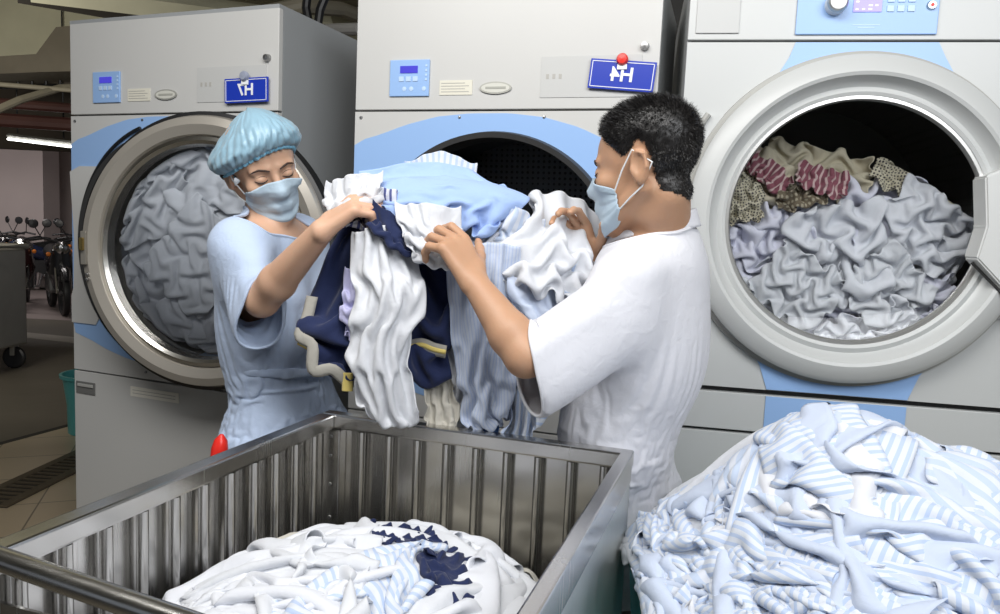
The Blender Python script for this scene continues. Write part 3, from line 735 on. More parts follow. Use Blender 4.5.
# the steel-rimmed door of the left dryer, standing a little ajar on its right-hand hinge
def dryer_door():
    C = at(206, 253, 2.29); inv = np.array([[math.cos(R(21)), -math.sin(R(21))], [math.sin(R(21)), math.cos(R(21))]])
    rel = inv @ (C[:2] - np.array(H7_loc[:2])); RO = .416
    d = empty('door', (rel[0], rel[1], C[2]), R(21 - 11)); d.parent = H7
    obj('gasket', LT([(RO - .005, -.02), (RO + .012, -.012), (RO + .014, .03), (RO - .03, .055), (RO - .06, .05), (RO - .03, .0)], seg=120, axis='y', closed=True), M_black, d, smooth=True)
    obj('door_bowl', LT([(RO - .080, .004), (RO - .074, .004), (RO - .055, .07), (RO - .05, .115), (RO - .056, .115), (RO - .061, .07)], seg=96, axis='y', closed=True), mat('bowl_dark', (.10, .10, .10), .5, metal=.5), d, smooth=True)
    obj('door_rim', LT([(RO - .064, -.012), (RO - .058, -.03), (RO - .03, -.042), (RO - .006, -.034), (RO, -.018), (RO - .002, .02), (RO - .05, .03), (RO - .064, .02)], seg=120, axis='y', closed=True), M_beige, d, smooth=True)
    obj('steel_ring', LT([(RO - .092, .004), (RO - .086, -.022), (RO - .076, -.030), (RO - .064, -.026), (RO - .060, -.01), (RO - .07, .02)], seg=120, axis='y', closed=True), mat('polished_ring', (.78, .76, .72), .22, metal=1), d, smooth=True)
    obj('glass', LT([(.0001, -.012), (.15, -.010), (.25, -.004), (RO - .084, .006), (RO - .084, .010), (.0001, -.006)], seg=96, axis='y'), glass_material('dryer_door_glass', (.98, .99, 1.0), .04, .12), d, smooth=True)
    l = obj('latch', BX(-RO + .012, -RO + .032, -.05, -.036, -.055, .05, bev=.003), mat('latch_recess', (.30, .28, .24), .4, metal=.5), d)
    obj('latch_bolt', BX(-RO + .016, -RO + .028, -.062, -.05, -.01, .03, bev=.003), mat('brass', (.45, .33, .12), .3, metal=1), l)
    for z in (-.085, -.1): obj('screw', LT([(.0001, -.048), (.004, -.047), (.006, -.040)], -RO + .03, 0, z, 12), M_lock, d)
    obj('hinge', BX(RO - .05, RO - .005, .0, .07, -.08, .08, bev=.006), M_seam, d)
    return d
DOOR = dryer_door()

# number signs hung on magnets; in this mirrored photograph they read backwards
def number_sign(machine, txt, x, z, rot, w, h, label, mag, maglabel, md):
    y = -.012
    M = machine.matrix_basis
    bpy.context.view_layer.update(); MW = machine.matrix_world
    t = empty('number_sign', MW @ Vector((x, y, z)), machine.rotation_euler.z, label, 'sign', None)
    obj('plate', move(BX(-w / 2, w / 2, -.002, .004, -h / 2, h / 2, bev=.0015), ry=rot), M_sign, t)
    bm = bmesh.new(); e = .005
    for (a, b, c, d) in ((-w / 2 + e, w / 2 - e, h / 2 - e - .0018, h / 2 - e), (-w / 2 + e, w / 2 - e, -h / 2 + e, -h / 2 + e + .0018), (-w / 2 + e, -w / 2 + e + .0018, -h / 2 + e, h / 2 - e), (w / 2 - e - .0018, w / 2 - e, -h / 2 + e, h / 2 - e)): box(bm, a, b, -.003, -.002, c, d)
    obj('border', move(bm, ry=rot), M_signw, t)
    obj('number', move(move(text_mesh(txt, h * .66, .0008, True), dy=-.0028), ry=rot), M_signw, t)
    g = empty('magnet', MW @ Vector((x + md[0], y - .003, z + md[1])), machine.rotation_euler.z, maglabel, 'magnet')
    obj('disc', LT([(.0001, -.014), (.012, -.013), (.0155, -.008), (.0155, .0), (.0001, .0)], 0, 0, 0, 28), mag, g, smooth=True)
    obj('clip', BX(-.013, .013, -.004, .001, -.026, -.012, bev=.001), M_signw, g)
number_sign(H7, 'H7', .332, 1.807, R(-1), .168, .076, 'blue plate reading H7 backwards on the left dryer', mat('magnet_grey', (.30, .33, .42), .3), 'round grey blue magnet holding the H7 plate', (-.002, .042))
number_sign(H4, 'H4', .350, 1.829, R(5), .176, .078, 'blue plate reading H4 backwards on the middle dryer, tilted', mat('magnet_red', (.75, .03, .02), .3), 'round red magnet holding the tilted H4 plate', (.0, .040))

# ------------------------------------------------------------------ washer at the right
WS_loc = face_loc(868, 41, 1.85, 10, 0.0)
def washer():
    t = empty('washing_machine', WS_loc, -R(10), 'large pale grey washing machine at right packed with laundry behind its round porthole', 'washing machine')
    x0, x1, D, H = -.425, .425, 1.0, 2.1; cz, ro, rg = 1.463, .400, .298
    zs, zm, zb = 1.899, 1.020, .910
    obj('side_panel', BX(x0, x0 + .01, .022, D, 0, H), M_cabr, t); obj('side_panel', BX(x1 - .01, x1, .022, D, 0, H), M_cabr, t)
    obj('back_panel', BX(x0, x1, D - .01, D, 0, H), M_cabr, t); obj('top_panel', BX(x0, x1, 0, D, H, H + .01), M_cabr, t)
    obj('upper_panel', BX(x0, x1, 0, .02, zs + .003, H, bev=.002), M_cabr, t)
    obj('front_panel', slab_with_hole(x0, x1, zm + .006, zs - .003, 0, cz, rg + .01, 0, .02), M_cabr, t)
    obj('middle_panel', BX(x0, x1, 0, .02, zb + .004, zm - .008, bev=.002), M_cabr, t)
    obj('lower_panel', BX(x0, x1, 0, .02, .08, zb - .004, bev=.002), M_cabr, t)
    obj('seam_backing', slab_with_hole(x0 + .011, x1 - .011, .1, H - .05, 0, cz, rg + .012, .022, .03), M_seam, t)
    obj('plinth', BX(x0 + .02, x1 - .02, .04, .06, 0, .08), M_seam, t)
    # raised middle plate behind the ring with side wings
    for sx in (-1, 1):
        e_ = x0 if sx < 0 else x1
        ap = [(sx * .375 * math.cos(R(v)), cz + .375 * math.sin(R(v))) for v in (40, 30, 20, 10, 0, -10, -20, -30, -36)]
        obj('wing_plate', PR([(e_, 1.716)] + [(sx * .28, 1.716)] + ap + [(sx * .31, 1.245), (e_, 1.245)], -.007, -.0005), M_cabr, t)
    # blue fields above and below the ring
    obj('blue_panel', PR([(-.166, zs - .004), (-.178, 1.86), (-.20, 1.82), (-.235, 1.76), (.235, 1.76), (.20, 1.82), (.176, 1.86), (.158, zs - .004)], -.0030, -.0008), M_blue, t)
    obj('blue_panel', PR([(-.235, 1.165), (-.19, 1.09), (-.168, zm + .008), (.168, zm + .008), (.19, 1.09), (.235, 1.165)], -.0030, -.0008), M_blue, t)
    obj('blue_panel', BX(-.168, .168, -.0030, -.0008, zb + .006, zm - .010), M_blue, t)
    obj('drain_knob', LT([(.0001, -.03), (.009, -.028), (.011, -.01), (.007, 0)], -.02, 0, .998, 16), M_black, t, smooth=True)
    # ring
    obj('porthole_ring', LT([(rg + .004, .02), (rg + .006, -.022), (rg + .014, -.026), (rg + .026, -.020), (rg + .040, -.030), (rg + .048, -.052), (rg + .056, -.056), (ro - .014, -.048), (ro - .002, -.036), (ro, -.0006), (ro - .02, -.0006), (ro - .02, .015)], 0, 0, cz, 128, 'y', closed=True), M_cabr, t, smooth=True)
    obj('outer_trim', LT([(ro - .001, -.014), (ro + .010, -.012), (ro + .012, -.0006), (ro - .001, -.0006)], 0, 0, cz, 128, 'y', closed=True), mat('trim_grey', (.36, .36, .34), .5), t, smooth=True)  # trim in a darker grey than the cabinet
    obj('inner_steel_ring', LT([(rg - .006, -.012), (rg - .002, -.02), (rg + .006, -.02), (rg + .006, .0), (rg - .004, .0)], 0, 0, cz, 128, 'y', closed=True), mat('ring_steel', (.62, .62, .6), .3, metal=.8), t, smooth=True)
    gm = glass_material('washer_glass', (.985, .99, .99), .0)
    obj('glass', LT([(.0001, .030), (.12, .027), (.22, .016), (rg, -.006), (rg, .002), (.22, .022), (.0001, .036)], 0, 0, cz, 96, 'y'), gm, t, smooth=True)
    drum(t, rg + .03, cz, M_drum, .55)
    # handle at the right of the ring
    hp = [(.262, cz + .115), (.300, cz + .135), (.43, cz + .155), (.43, cz - .135), (.36, cz - .175), (.262, cz - .075), (.276, cz)]
    bm = PR(hp, -.072, -.0005); bmesh.ops.bevel(bm, geom=bm.edges[:], offset=.004, segments=2, affect='EDGES')
    obj('door_handle', bm, mat('handle_grey', (.62, .63, .62), .35), t)
    obj('handle_joint', TB([(.265, -.04, cz - .085), (.36, -.066, cz - .186), (.43, -.06, cz - .20)], .004, 6), M_seam, t)
    obj('door_lip', TB([(x, -.012, z) for x, z in arc(.015, cz, .455, 146, 186, 16)], .008, 8), mat('trim_grey', (.36, .36, .34), .5), t)
    # top: detergent hatch, control panel
    obj('hatch', BX(-.407, -.303, -.004, -.0005, 1.917, 2.07, bev=.0015), mat('hatch_grey', (.50, .51, .505), .4), t)
    c = obj('control_panel', BX(-.170, .150, -.006, -.0005, 1.913, 2.07, bev=.002), M_blue, t)
    k = obj('knob', LT([(.0001, -.04), (.018, -.039), (.0225, -.034), (.025, -.012), (.025, -.006)], -.083, 0, 1.982, 40), mat('knob_white', (.72, .73, .74), .3), c, smooth=True)
    obj('knob_ring', LT([(.020, -.0405), (.0225, -.037), (.0245, -.030), (.022, -.03)], -.083, 0, 1.982, 40, closed=True), mat('bright_steel', (.5, .5, .48), .3, metal=1), k, smooth=True)
    dsp = obj('display', BX(-.042, .022, -.0085, -.006, 1.965, 2.005), mat('display_violet', (.3, .25, .8), .3, emit=(.40, .33, 1.0), estr=.3), c)
    rnd = random.Random(4)
    for r_ in range(4):
        for q_ in range(4):
            if rnd.random() < .7: obj('digit_block', BX(-.037 + .0145 * q_, -.028 + .0145 * q_ + rnd.uniform(-.003, .003), -.0092, -.0085, 1.969 + .0088 * r_, 1.973 + .0088 * r_), mat('display_light', (.7, .68, .95), .3, emit=(.75, .7, 1), estr=.3), dsp)
    for i in range(3):
        for j in range(2): obj('button', BX(.034 + .023 * i, .050 + .023 * i, -.0085, -.006, 1.965 + .022 * j, 1.980 + .022 * j, bev=.001), M_btn, c)
    for k_ in range(2): obj('print_line', BX(-.040 + .012 * k_, .022 - .012 * k_, -.0066, -.006, 1.934 - .006 * k_, 1.936 - .006 * k_), M_btn, c)
    s = obj('key_switch', LT([(.0001, -.014), (.009, -.013), (.0115, -.006)], .132, 0, 1.979, 24), mat('bright_steel', (.5, .5, .48), .3, metal=1), c, smooth=True)
    obj('key_dot', LT([(.0001, -.0155), (.004, -.015), (.0045, -.013)], .132, 0, 1.979, 14), mat('magnet_red', (.75, .03, .02), .3), s)
    return t
WASH = washer()

# ------------------------------------------------------------------ stainless trolley in the foreground
def trolley():
    zr = 1.0156
    BL, BR, FL_ = np.array([-.344, 1.510]), np.array([.252, 1.317]), np.array([-.583, .847])
    # rectangle: back edge BL-BR, sides run towards the camera
    ex = (BR - BL); w = np.linalg.norm(ex); ex /= w; ey = np.array([-ex[1], ex[0]]); ey = -ey   # towards camera
    sd = np.array([-.233, -.655]); sd /= np.linalg.norm(sd); sd = (sd + ey * 1.0); sd /= np.linalg.norm(sd)
    Lc = .74
    rz = math.atan2(ex[1], ex[0])
    t = empty('laundry_trolley', (BL[0], BL[1], 0), rz, 'open stainless steel laundry trolley with barred sides in the foreground', 'trolley')
    # local: x along the back edge 0..w, y negative towards the camera 0..-Lc
    sk = float(np.dot(sd, ex) / np.dot(sd, ey))        # slight lean of the long sides
    M = Matrix(((1, -sk, 0, 0), (0, 1, 0, 0), (0, 0, 1, 0), (0, 0, 0, 1)))
    st = M_steel; sheet = brushed('sheet_steel', (.68, .67, .65), .23)
    def B(*a, **k): bm = bmesh.new(); box(bm, *a, **k); bmesh.ops.transform(bm, matrix=M, verts=bm.verts); return bm
    z0 = .30
    obj('back_panel', B(0, w, -.004, 0, z0, zr - .03), sheet, t)
    obj('side_panel', B(0, .004, -Lc, 0, z0, zr - .03), sheet, t)
    obj('side_panel', B(w - .004, w, -Lc, 0, z0, zr - .004), brushed('satin_steel', (.66, .68, .66), .42), t)
    obj('front_panel', B(0, w, -Lc, -Lc + .004, z0, zr - .06), sheet, t)
    obj('base', B(-.004, w + .004, -Lc - .004, .004, z0 - .04, z0), sheet, t)
    e = .028
    obj('rim', B(-.004, w + .004, -e, .004, zr - .030, zr, bev=.004), st, t)
    obj('rim', B(-.004, e, -Lc, -e - .0005, zr - .030, zr, bev=.004), st, t)
    obj('rim', B(w - .016, w + .006, -Lc, -e - .0005, zr - .05, zr + .002, bev=.003), st, t)
    for k in range(9):          # bars along the back
        x = .085 + (w - .13) * k / 8
        obj('bar', TB([M @ Vector((x, -.018, z0)), M @ Vector((x, -.018, zr - .031))], .0085, 14), st, t, smooth=True)
    for k in range(11):         # bars along the left side
        y = -.085 - (Lc - .12) * k / 10
        obj('bar', TB([M @ Vector((.018, y, z0)), M @ Vector((.018, y, zr - .031))], .0085, 14), st, t, smooth=True)
    for k in range(7):
        y = -.12 - (Lc - .2) * k / 6
        obj('bar', TB([M @ Vector((w - .018, y, z0)), M @ Vector((w - .018, y, zr - .051))], .0085, 14), st, t, smooth=True)
    obj('corner_channel', B(.004, .042, -.03, -.004, z0, zr - .031, bev=.003), st, t)
    obj('corner_channel', B(w - .03, w - .004, -.03, -.004, z0, zr - .031, bev=.003), st, t)
    for z in (.97, .93, .87, .80): obj('rivet', LT([(.0001, -.0022), (.003, -.0015), (.0036, 0)], .022, -.0305, z, 10), M_lock, t)
    for (x, y) in ((.05, -.06), (w - .05, -.06), (.05, -Lc + .06), (w - .05, -Lc + .06)):
        p = M @ Vector((x, y, .06))
        wh = obj('castor', LT([(.015, -.016), (.05, -.017), (.06, -.01), (.06, .01), (.05, .017), (.015, .016)], 0, 0, 0, 30, 'y', cap=True), M_black, t, loc=p, smooth=True)
        obj('fork', BX(-.02, .02, -.025, .025, .01, z0 - .04 - .06), M_lock, wh)
    # push rail: a fat round tube across the near end
    a, b = atz(-60, 538, zr + .01), atz(240, 642, zr + .01)
    inv = Matrix.Rotation(-rz, 3, 'Z')
    la = inv @ (Vector(a) - Vector((BL[0], BL[1], 0))); lb = inv @ (Vector(b) - Vector((BL[0], BL[1], 0)))
    ld = lb - la
    rail = TB([la + ld * -.02, la + ld * .5, lb, lb + ld * .35], .0125, 24)
    obj('push_rail', rail, brushed('rail_steel', (.66, .65, .62), .24, 0), t, smooth=True)
    return t, M, w, Lc, BL, rz, z0
TROLLEY, TM, TW, TL, TBL, TRZ, TZ0 = trolley()
# ------------------------------------------------------------------ people
def skin_mat(name, col, red):
    m = mat(name, col, .48, sub=.12, spec=.4); nt = m.node_tree; b = nt.nodes['Principled BSDF']
    tc = nt.nodes.new('ShaderNodeTexCoord'); n = nt.nodes.new('ShaderNodeTexNoise'); n.inputs['Scale'].default_value = 22; n.inputs['Detail'].default_value = 6
    nt.links.new(tc.outputs['Object'], n.inputs['Vector'])
    mx = nt.nodes.new('ShaderNodeMix'); mx.data_type = 'RGBA'; mx.inputs[6].default_value = (*col, 1); mx.inputs[7].default_value = (*red, 1)
    nt.links.new(n.outputs['Fac'], mx.inputs[0]); nt.links.new(mx.outputs[2], b.inputs['Base Color'])
    n2 = nt.nodes.new('ShaderNodeTexNoise'); n2.inputs['Scale'].default_value = 260; nt.links.new(tc.outputs['Object'], n2.inputs['Vector'])
    bp = nt.nodes.new('ShaderNodeBump'); bp.inputs['Strength'].default_value = .12; bp.inputs['Distance'].default_value = .002
    nt.links.new(n2.outputs['Fac'], bp.inputs['Height']); nt.links.new(bp.outputs[0], b.inputs['Normal'])
    return m
M_skw = skin_mat('skin_light', (.62, .40, .28), (.56, .33, .22)); M_skm = skin_mat('skin_tan', (.50, .30, .19), (.43, .24, .145))
M_hair = mat('black_hair', (.008, .007, .007), .42, spec=.5)
M_lash = mat('lash', (.02, .012, .01), .6); M_brow = mat('brow', (.05, .028, .02), .7)
M_mask = fabric('mask_paper', (.50, .63, .74), rough=.8); M_loop = mat('ear_loop', (.75, .78, .80), .7)
M_tw = fabric('tunic_pale_blue', (.48, .58, .76), trans=.05); M_tm = fabric('tunic_white', (.70, .71, .76), trans=.05)
M_trb = fabric('trousers_black', (.015, .015, .018), trans=0); M_trw = fabric('trousers_blue', (.30, .38, .52), trans=0)
def capmat():
    m = fabric('cap_blue', (.34, .55, .68), rough=.35, trans=.25); nt = m.node_tree; b = nt.nodes['Principled BSDF']; b.inputs['Sheen Weight'].default_value = .4
    b.inputs['Specular IOR Level'].default_value = .6; return m
M_cap = capmat()

def frame(f, up):
    f = np.array(f, float); f /= np.linalg.norm(f); u = np.array(up, float); u -= f * (u @ f); u /= np.linalg.norm(u)
    x = np.cross(-f, -u) * -1; x = np.cross(u, -f) * -1
    return np.stack([np.cross(-f, u), -f, u], 1)        # columns: side, back, up  (local -y looks forward)
def head_field(F, C, A, s=1.0, female=False):
    """head in its own frame: x side, y back, z up; about 0.235 m tall, eyes at z=0"""
    P = lambda x, y, z: C + A @ (np.array([x, y, z]) * s)
    E = lambda c, r, k=.015, op='+': F.ell(P(*c), np.array(r) * s, k, op, A)
    Cc = lambda a, b, ra, rb, k=.012, op='+': F.cap(P(*a), P(*b), ra * s, rb * s, k, op)
    E((0, .012, .038), (.073, .093, .080)); E((0, -.028, .020), (.066, .062, .072), .02)
    E((0, -.036, -.040), (.054 if not female else .052, .054, .070), .02)
    for sx in (-1, 1):
        Cc((sx * .058, .012, -.045), (sx * .022, -.070, -.098), .014, .015, .022)
        E((sx * .040, -.066, -.022), (.022, .020, .018), .02)
        Cc((sx * .012, -.088, .022), (sx * .046, -.076, .020), .007, .006, .012)
        E((sx * .031, -.098, .002), (.017, .013, .012), .012, '-')
        E((sx * .031, -.078, .000), (.0145, .0135, .0115), .004)
        Cc((sx * .006, -.106, -.036), (sx * .013, -.098, -.036), .007, .0065, .006)
        E((sx * .0750, .016, -.010), (.008, .019, .031), .005)
        Cc((sx * .074, .004, .004), (sx * .082, .014, .020), .0042, .0042, .003); Cc((sx * .082, .014, .020), (sx * .085, .030, .012), .0042, .0042, .003); Cc((sx * .085, .030, .012), (sx * .083, .032, -.012), .0042, .004, .003); Cc((sx * .083, .032, -.012), (sx * .077, .016, -.034), .004, .0065, .004)
        E((sx * .0835, .013, -.006), (.0055, .010, .016), .003, '-'); Cc((sx * .078, .001, -.010), (sx * .078, .003, -.018), .0045, .0045, .003)
        Cc((sx * .016, -.097, -.064), (sx * .004, -.101, -.061), .0045, .005, .006)
    Cc((0, -.088, .008), (0, -.110, -.030), .0075, .0105, .010)
    Cc((-.012, -.096, -.072), (.012, -.096, -.072), .006, .006, .006)
    E((0, -.082, -.102), (.022, .020, .016), .016)
    return P
def hand(F, W, d, n, side, s=1.0, curls=((.5, .7, .5),) * 4, thumb=(.5, .4), spread=.06):
    """palm and five fingers; d along the hand, n out of the palm, side towards the thumb"""
    d = np.array(d, float); d /= np.linalg.norm(d); n = np.array(n, float); n -= d * (n @ d); n /= np.linalg.norm(n)
    t = np.cross(d, n); t = t if t @ np.array(side, float) > 0 else -t; W = np.array(W, float)
    k = .008 * s
    for j, o in enumerate((.028, .010, -.009, -.026)):
        F.cap(W + t * o * s * .55, W + d * .078 * s + t * o * s, .0145 * s, .0115 * s, k * 1.4)
    L = ((.042, .024, .019), (.046, .028, .020), (.043, .026, .019), (.033, .019, .017)); O = (.030, .010, -.010, -.028); B = (.084, .088, .084, .076)
    for j in range(4):
        p = W + d * B[j] * s + t * O[j] * s; ang = 0; dirj = d + t * spread * (1.5 - j); dirj /= np.linalg.norm(dirj)
        for q in range(3):
            ang += curls[j][q]; v = dirj * math.cos(ang) + n * math.sin(ang); e = p + v * L[j][q] * s
            F.cap(p, e, (.0092, .0085, .0078)[q] * s, (.0085, .0078, .0070)[q] * s, .003); p = e
    p = W + d * .022 * s + t * .024 * s; v = d * .55 + t * .75 + n * .35; v /= np.linalg.norm(v); e = p + v * .042 * s; F.cap(p, e, .015 * s, .011 * s, .010)
    v2 = v * math.cos(thumb[0]) + n * math.sin(thumb[0]) * .6 + d * math.sin(thumb[0]) * .6; v2 /= np.linalg.norm(v2); e2 = e + v2 * .032 * s; F.cap(e, e2, .0108 * s, .0095 * s, .004)
    v3 = v2 * math.cos(thumb[1]) + d * math.sin(thumb[1]) * .7 + n * math.sin(thumb[1]) * .4; v3 /= np.linalg.norm(v3); F.cap(e2, e2 + v3 * .024 * s, .0095 * s, .0078 * s, .004)

def surf_front(HF, P, A, s, x, z, off=0.0):
    """point on the face straight in front of local (x, z)"""
    o = P(x, -.16, z); dr = A @ np.array([0, 1., 0]); tt = 0
    for _ in range(60):
        q = HF.eval((o + dr * tt)[None])[0]
        if q < 2e-4: break
        tt += q * .8
    return o + dr * (tt - off)
def surf_radial(HF, P, A, s, ang, z, off, yc=.0):
    dr = A @ np.array([math.sin(ang), -math.cos(ang), 0]); o = P(0, yc, z); r = .17
    for _ in range(80):
        q = HF.eval((o + dr * r)[None])[0]
        if q < 3e-4: break
        r -= q * .8
        if r < .02: break
    return o + dr * (r + off)
def make_mask(HF, P, A, s, parent, org, HA=66, ZB=-.128):
    n, m = 33, 26; rad = np.zeros((n, m)); pos = np.zeros((n, m, 3)); angs = np.linspace(-R(HA), R(HA), n)
    for i, a in enumerate(angs):
        q = abs(a) / R(HA); zt = -.006 - .030 * q ** 1.5 + .004 * math.cos(3 * a); zb = ZB + .045 * q ** 2
        for j in range(m):
            t = j / (m - 1); z = zt + (zb - zt) * t; p = surf_radial(HF, P, A, s, a, max(z, -.108), 0); rad[i, j] = np.linalg.norm(p - P(0, 0, max(z, -.108)))
    for _ in range(10):      # paper bridges hollows: grow towards the local hull
        pad = np.pad(rad, 1, mode='edge'); av = (pad[:-2, 1:-1] + pad[2:, 1:-1] + pad[1:-1, :-2] + pad[1:-1, 2:]) / 4; rad = np.maximum(rad, av)
    for i, a in enumerate(angs):
        q = abs(a) / R(HA); zt = -.006 - .030 * q ** 1.5 + .004 * math.cos(3 * a); zb = ZB + .045 * q ** 2
        for j in range(m):
            t = j / (m - 1); z = zt + (zb - zt) * t
            pleat = .0022 * (((t * 4.2) % 1.0) - .5) * (0.5 < t * 4.2 < 4.0) + .0035 * (1 - q ** 2)
            r = rad[i, j] + .0035 + pleat - (.010 * max(0, t - .85) / .15)
            pos[i, j] = P(0, 0, z) + A @ np.array([math.sin(a), -math.cos(a), 0]) * r
    V = pos.reshape(-1, 3); F = np.array([[i * m + j, (i + 1) * m + j, (i + 1) * m + j + 1, i * m + j + 1] for i in range(n - 1) for j in range(m - 1)])
    o = npmesh('face_mask', V, F, M_mask, parent, org); k = o.modifiers.new('t', 'SOLIDIFY'); k.thickness = .0015; k.offset = 1; o['label'] = 'pale blue pleated paper face mask'
    for sx, i in ((-1, 0), (1, n - 1)):
        a = pos[i, 2]; b = pos[i, m - 3]; e1 = P(sx * .079, .006, .024); e2 = P(sx * .074, .040, -.004); e3 = P(sx * .073, .016, -.044)
        bm = bmesh.new(); tube(bm, [p - org for p in (a, a * .5 + e1 * .5 + A @ np.array([sx * .006, 0, 0]), e1, e2, e3, b * .5 + e3 * .5 + A @ np.array([sx * .004, 0, 0]), b)], .0016, 8)
        obj('ear_loop', bm, M_loop, o, smooth=True)
    return pos
def face_lines(HF, P, A, s, parent, org, brow_tilt=0.0):
    for sx in (-1, 1):
        pts = [surf_front(HF, P, A, s, sx * x, z, .0008) - org for x, z in ((.017, -.002), (.023, -.0045), (.031, -.006), (.039, -.0045), (.046, -.001))]
        bm = bmesh.new(); tube(bm, pts, [.0006, .0012, .0015, .0015, .0006], 8); obj('eyelash', bm, M_lash, parent, smooth=True)
        pts = [surf_front(HF, P, A, s, sx * x, z, .0008) - org for x, z in ((.018, .004), (.025, .008), (.033, .009), (.042, .006))]
        bm = bmesh.new(); tube(bm, pts, [.0003, .0006, .0006, .0003], 6); obj('eyelid_fold', bm, M_brow, parent, smooth=True)
        pts = [surf_front(HF, P, A, s, sx * x, z, .0004) - org for x, z in ((.012, .0185), (.022, .022), (.034, .0245), (.045, .0215), (.052, .0165))]
        bm = bmesh.new(); tube(bm, pts, [.0014, .0024, .0024, .0018, .0006], 8); obj('eyebrow', bm, M_brow, parent, smooth=True)

def garment(name, shapes, cuts, vox, m, parent, org, body, grow=1.05, hold=None, steps=70, seed=0, kb=.12, gap=.004, g=(0, 0, -9.8), sub=1, thick=.002, label=None, hem=None):
    """shapes: a Field; cuts: (point, outward normal, radius of effect or None); the cut faces are removed so hems stay open"""
    F_ = Field(); F_.p = list(shapes.p)
    V, Q = F_.mesh(vox); V = smooth_mesh(V, Q, 2)
    c = V[Q].mean(1); bad = np.zeros(len(Q), bool)
    a, b, d_ = V[Q[:, 0]], V[Q[:, 1]], V[Q[:, 2]]; fn = np.cross(b - a, d_ - a); fn /= np.linalg.norm(fn, axis=1, keepdims=True) + 1e-12
    for (pt, nrm, rad) in cuts:
        nn = np.array(nrm, float) / np.linalg.norm(nrm); bad |= (np.abs((c - np.array(pt)) @ nn) < vox * .9) & (np.abs(fn @ nn) > .75) & (np.linalg.norm(c - np.array(pt), axis=1) < (rad or 9))
    Q = Q[~bad]; V, Q = clean(V, Q)
    # keep the largest connected piece
    lab = np.arange(len(V))
    e = np.concatenate([Q[:, [0, 1]], Q[:, [1, 2]], Q[:, [2, 3]], Q[:, [3, 0]]])
    for _ in range(400):
        o_ = lab.copy(); np.minimum.at(lab, e[:, 0], lab[e[:, 1]]); np.minimum.at(lab, e[:, 1], lab[e[:, 0]]); lab = lab[lab]
        if (o_ == lab).all(): break
    big = np.bincount(lab).argmax(); V, Q = clean(V, Q, lab == big)
    LP = loops_of(Q)
    def even(V, it):
        for lp in LP:
            P_ = V[lp]
            for _ in range(it): P_ = P_ * .5 + (np.roll(P_, 1, 0) + np.roll(P_, -1, 0)) * .25
            V[lp] = P_
        return V
    V = even(V, 12)
    V = cloth_mesh(V, Q, grow, body, hold, steps=steps, seed=seed, kb=kb, gap=gap, g=g)
    V = even(V, 6)
    o = npmesh(name, V, Q, m, parent, org); s = o.modifiers.new('s', 'SUBSURF'); s.levels = sub; s.render_levels = sub
    k = o.modifiers.new('t', 'SOLIDIFY'); k.thickness = thick; k.offset = 1
    if label: o['label'] = label
    if hem is not None:
        for lp in LP:
            c = V[lp].mean(0)
            nm = 'neckline' if np.linalg.norm(c - hem) < .12 else ('hem' if np.linalg.norm(np.ptp(V[lp], axis=0)) > .34 else 'cuff')
            if nm != 'hem' or 1: obj(nm, TB([p - org for p in V[lp]], .0032 if nm != 'neckline' else .0042, 8, closed=True), m, o, smooth=True)
    return o

def loops_of(Q):
    e = np.concatenate([Q[:, [0, 1]], Q[:, [1, 2]], Q[:, [2, 3]], Q[:, [3, 0]]]); ss = np.sort(e, 1); u, inv, cnt = np.unique(ss, axis=0, return_inverse=True, return_counts=True)
    b = e[cnt[inv.ravel()] == 1]; nx = {}
    for p, q in b: nx.setdefault(int(p), int(q))
    L = []
    while nx:
        st = next(iter(nx)); lp = [st]; c = nx.pop(st)
        while c != st and c in nx: lp.append(c); c = nx.pop(c)
        if len(lp) > 12: L.append(lp)
    return L
def tunic_shape(D, near, far, neck, hem, extra, d, flare=None):
    """trunk with open neck and hem, each sleeve cut square at its cuff"""
    Ti = inflate(D['T'], d); G0 = Field(); G0.p = Ti.p[:-2] + extra; G0.plane(*neck); G0.plane(*hem); out = Field(); out.group(G0, .0)
    for arm, cut in ((Ti.p[-2], near), (Ti.p[-1], far)):
        g_ = Field(); g_.p = [arm]
        if flare and arm is Ti.p[-2]: g_.p.append(flare)
        g_.plane(*cut); out.group(g_, .035)
    return out
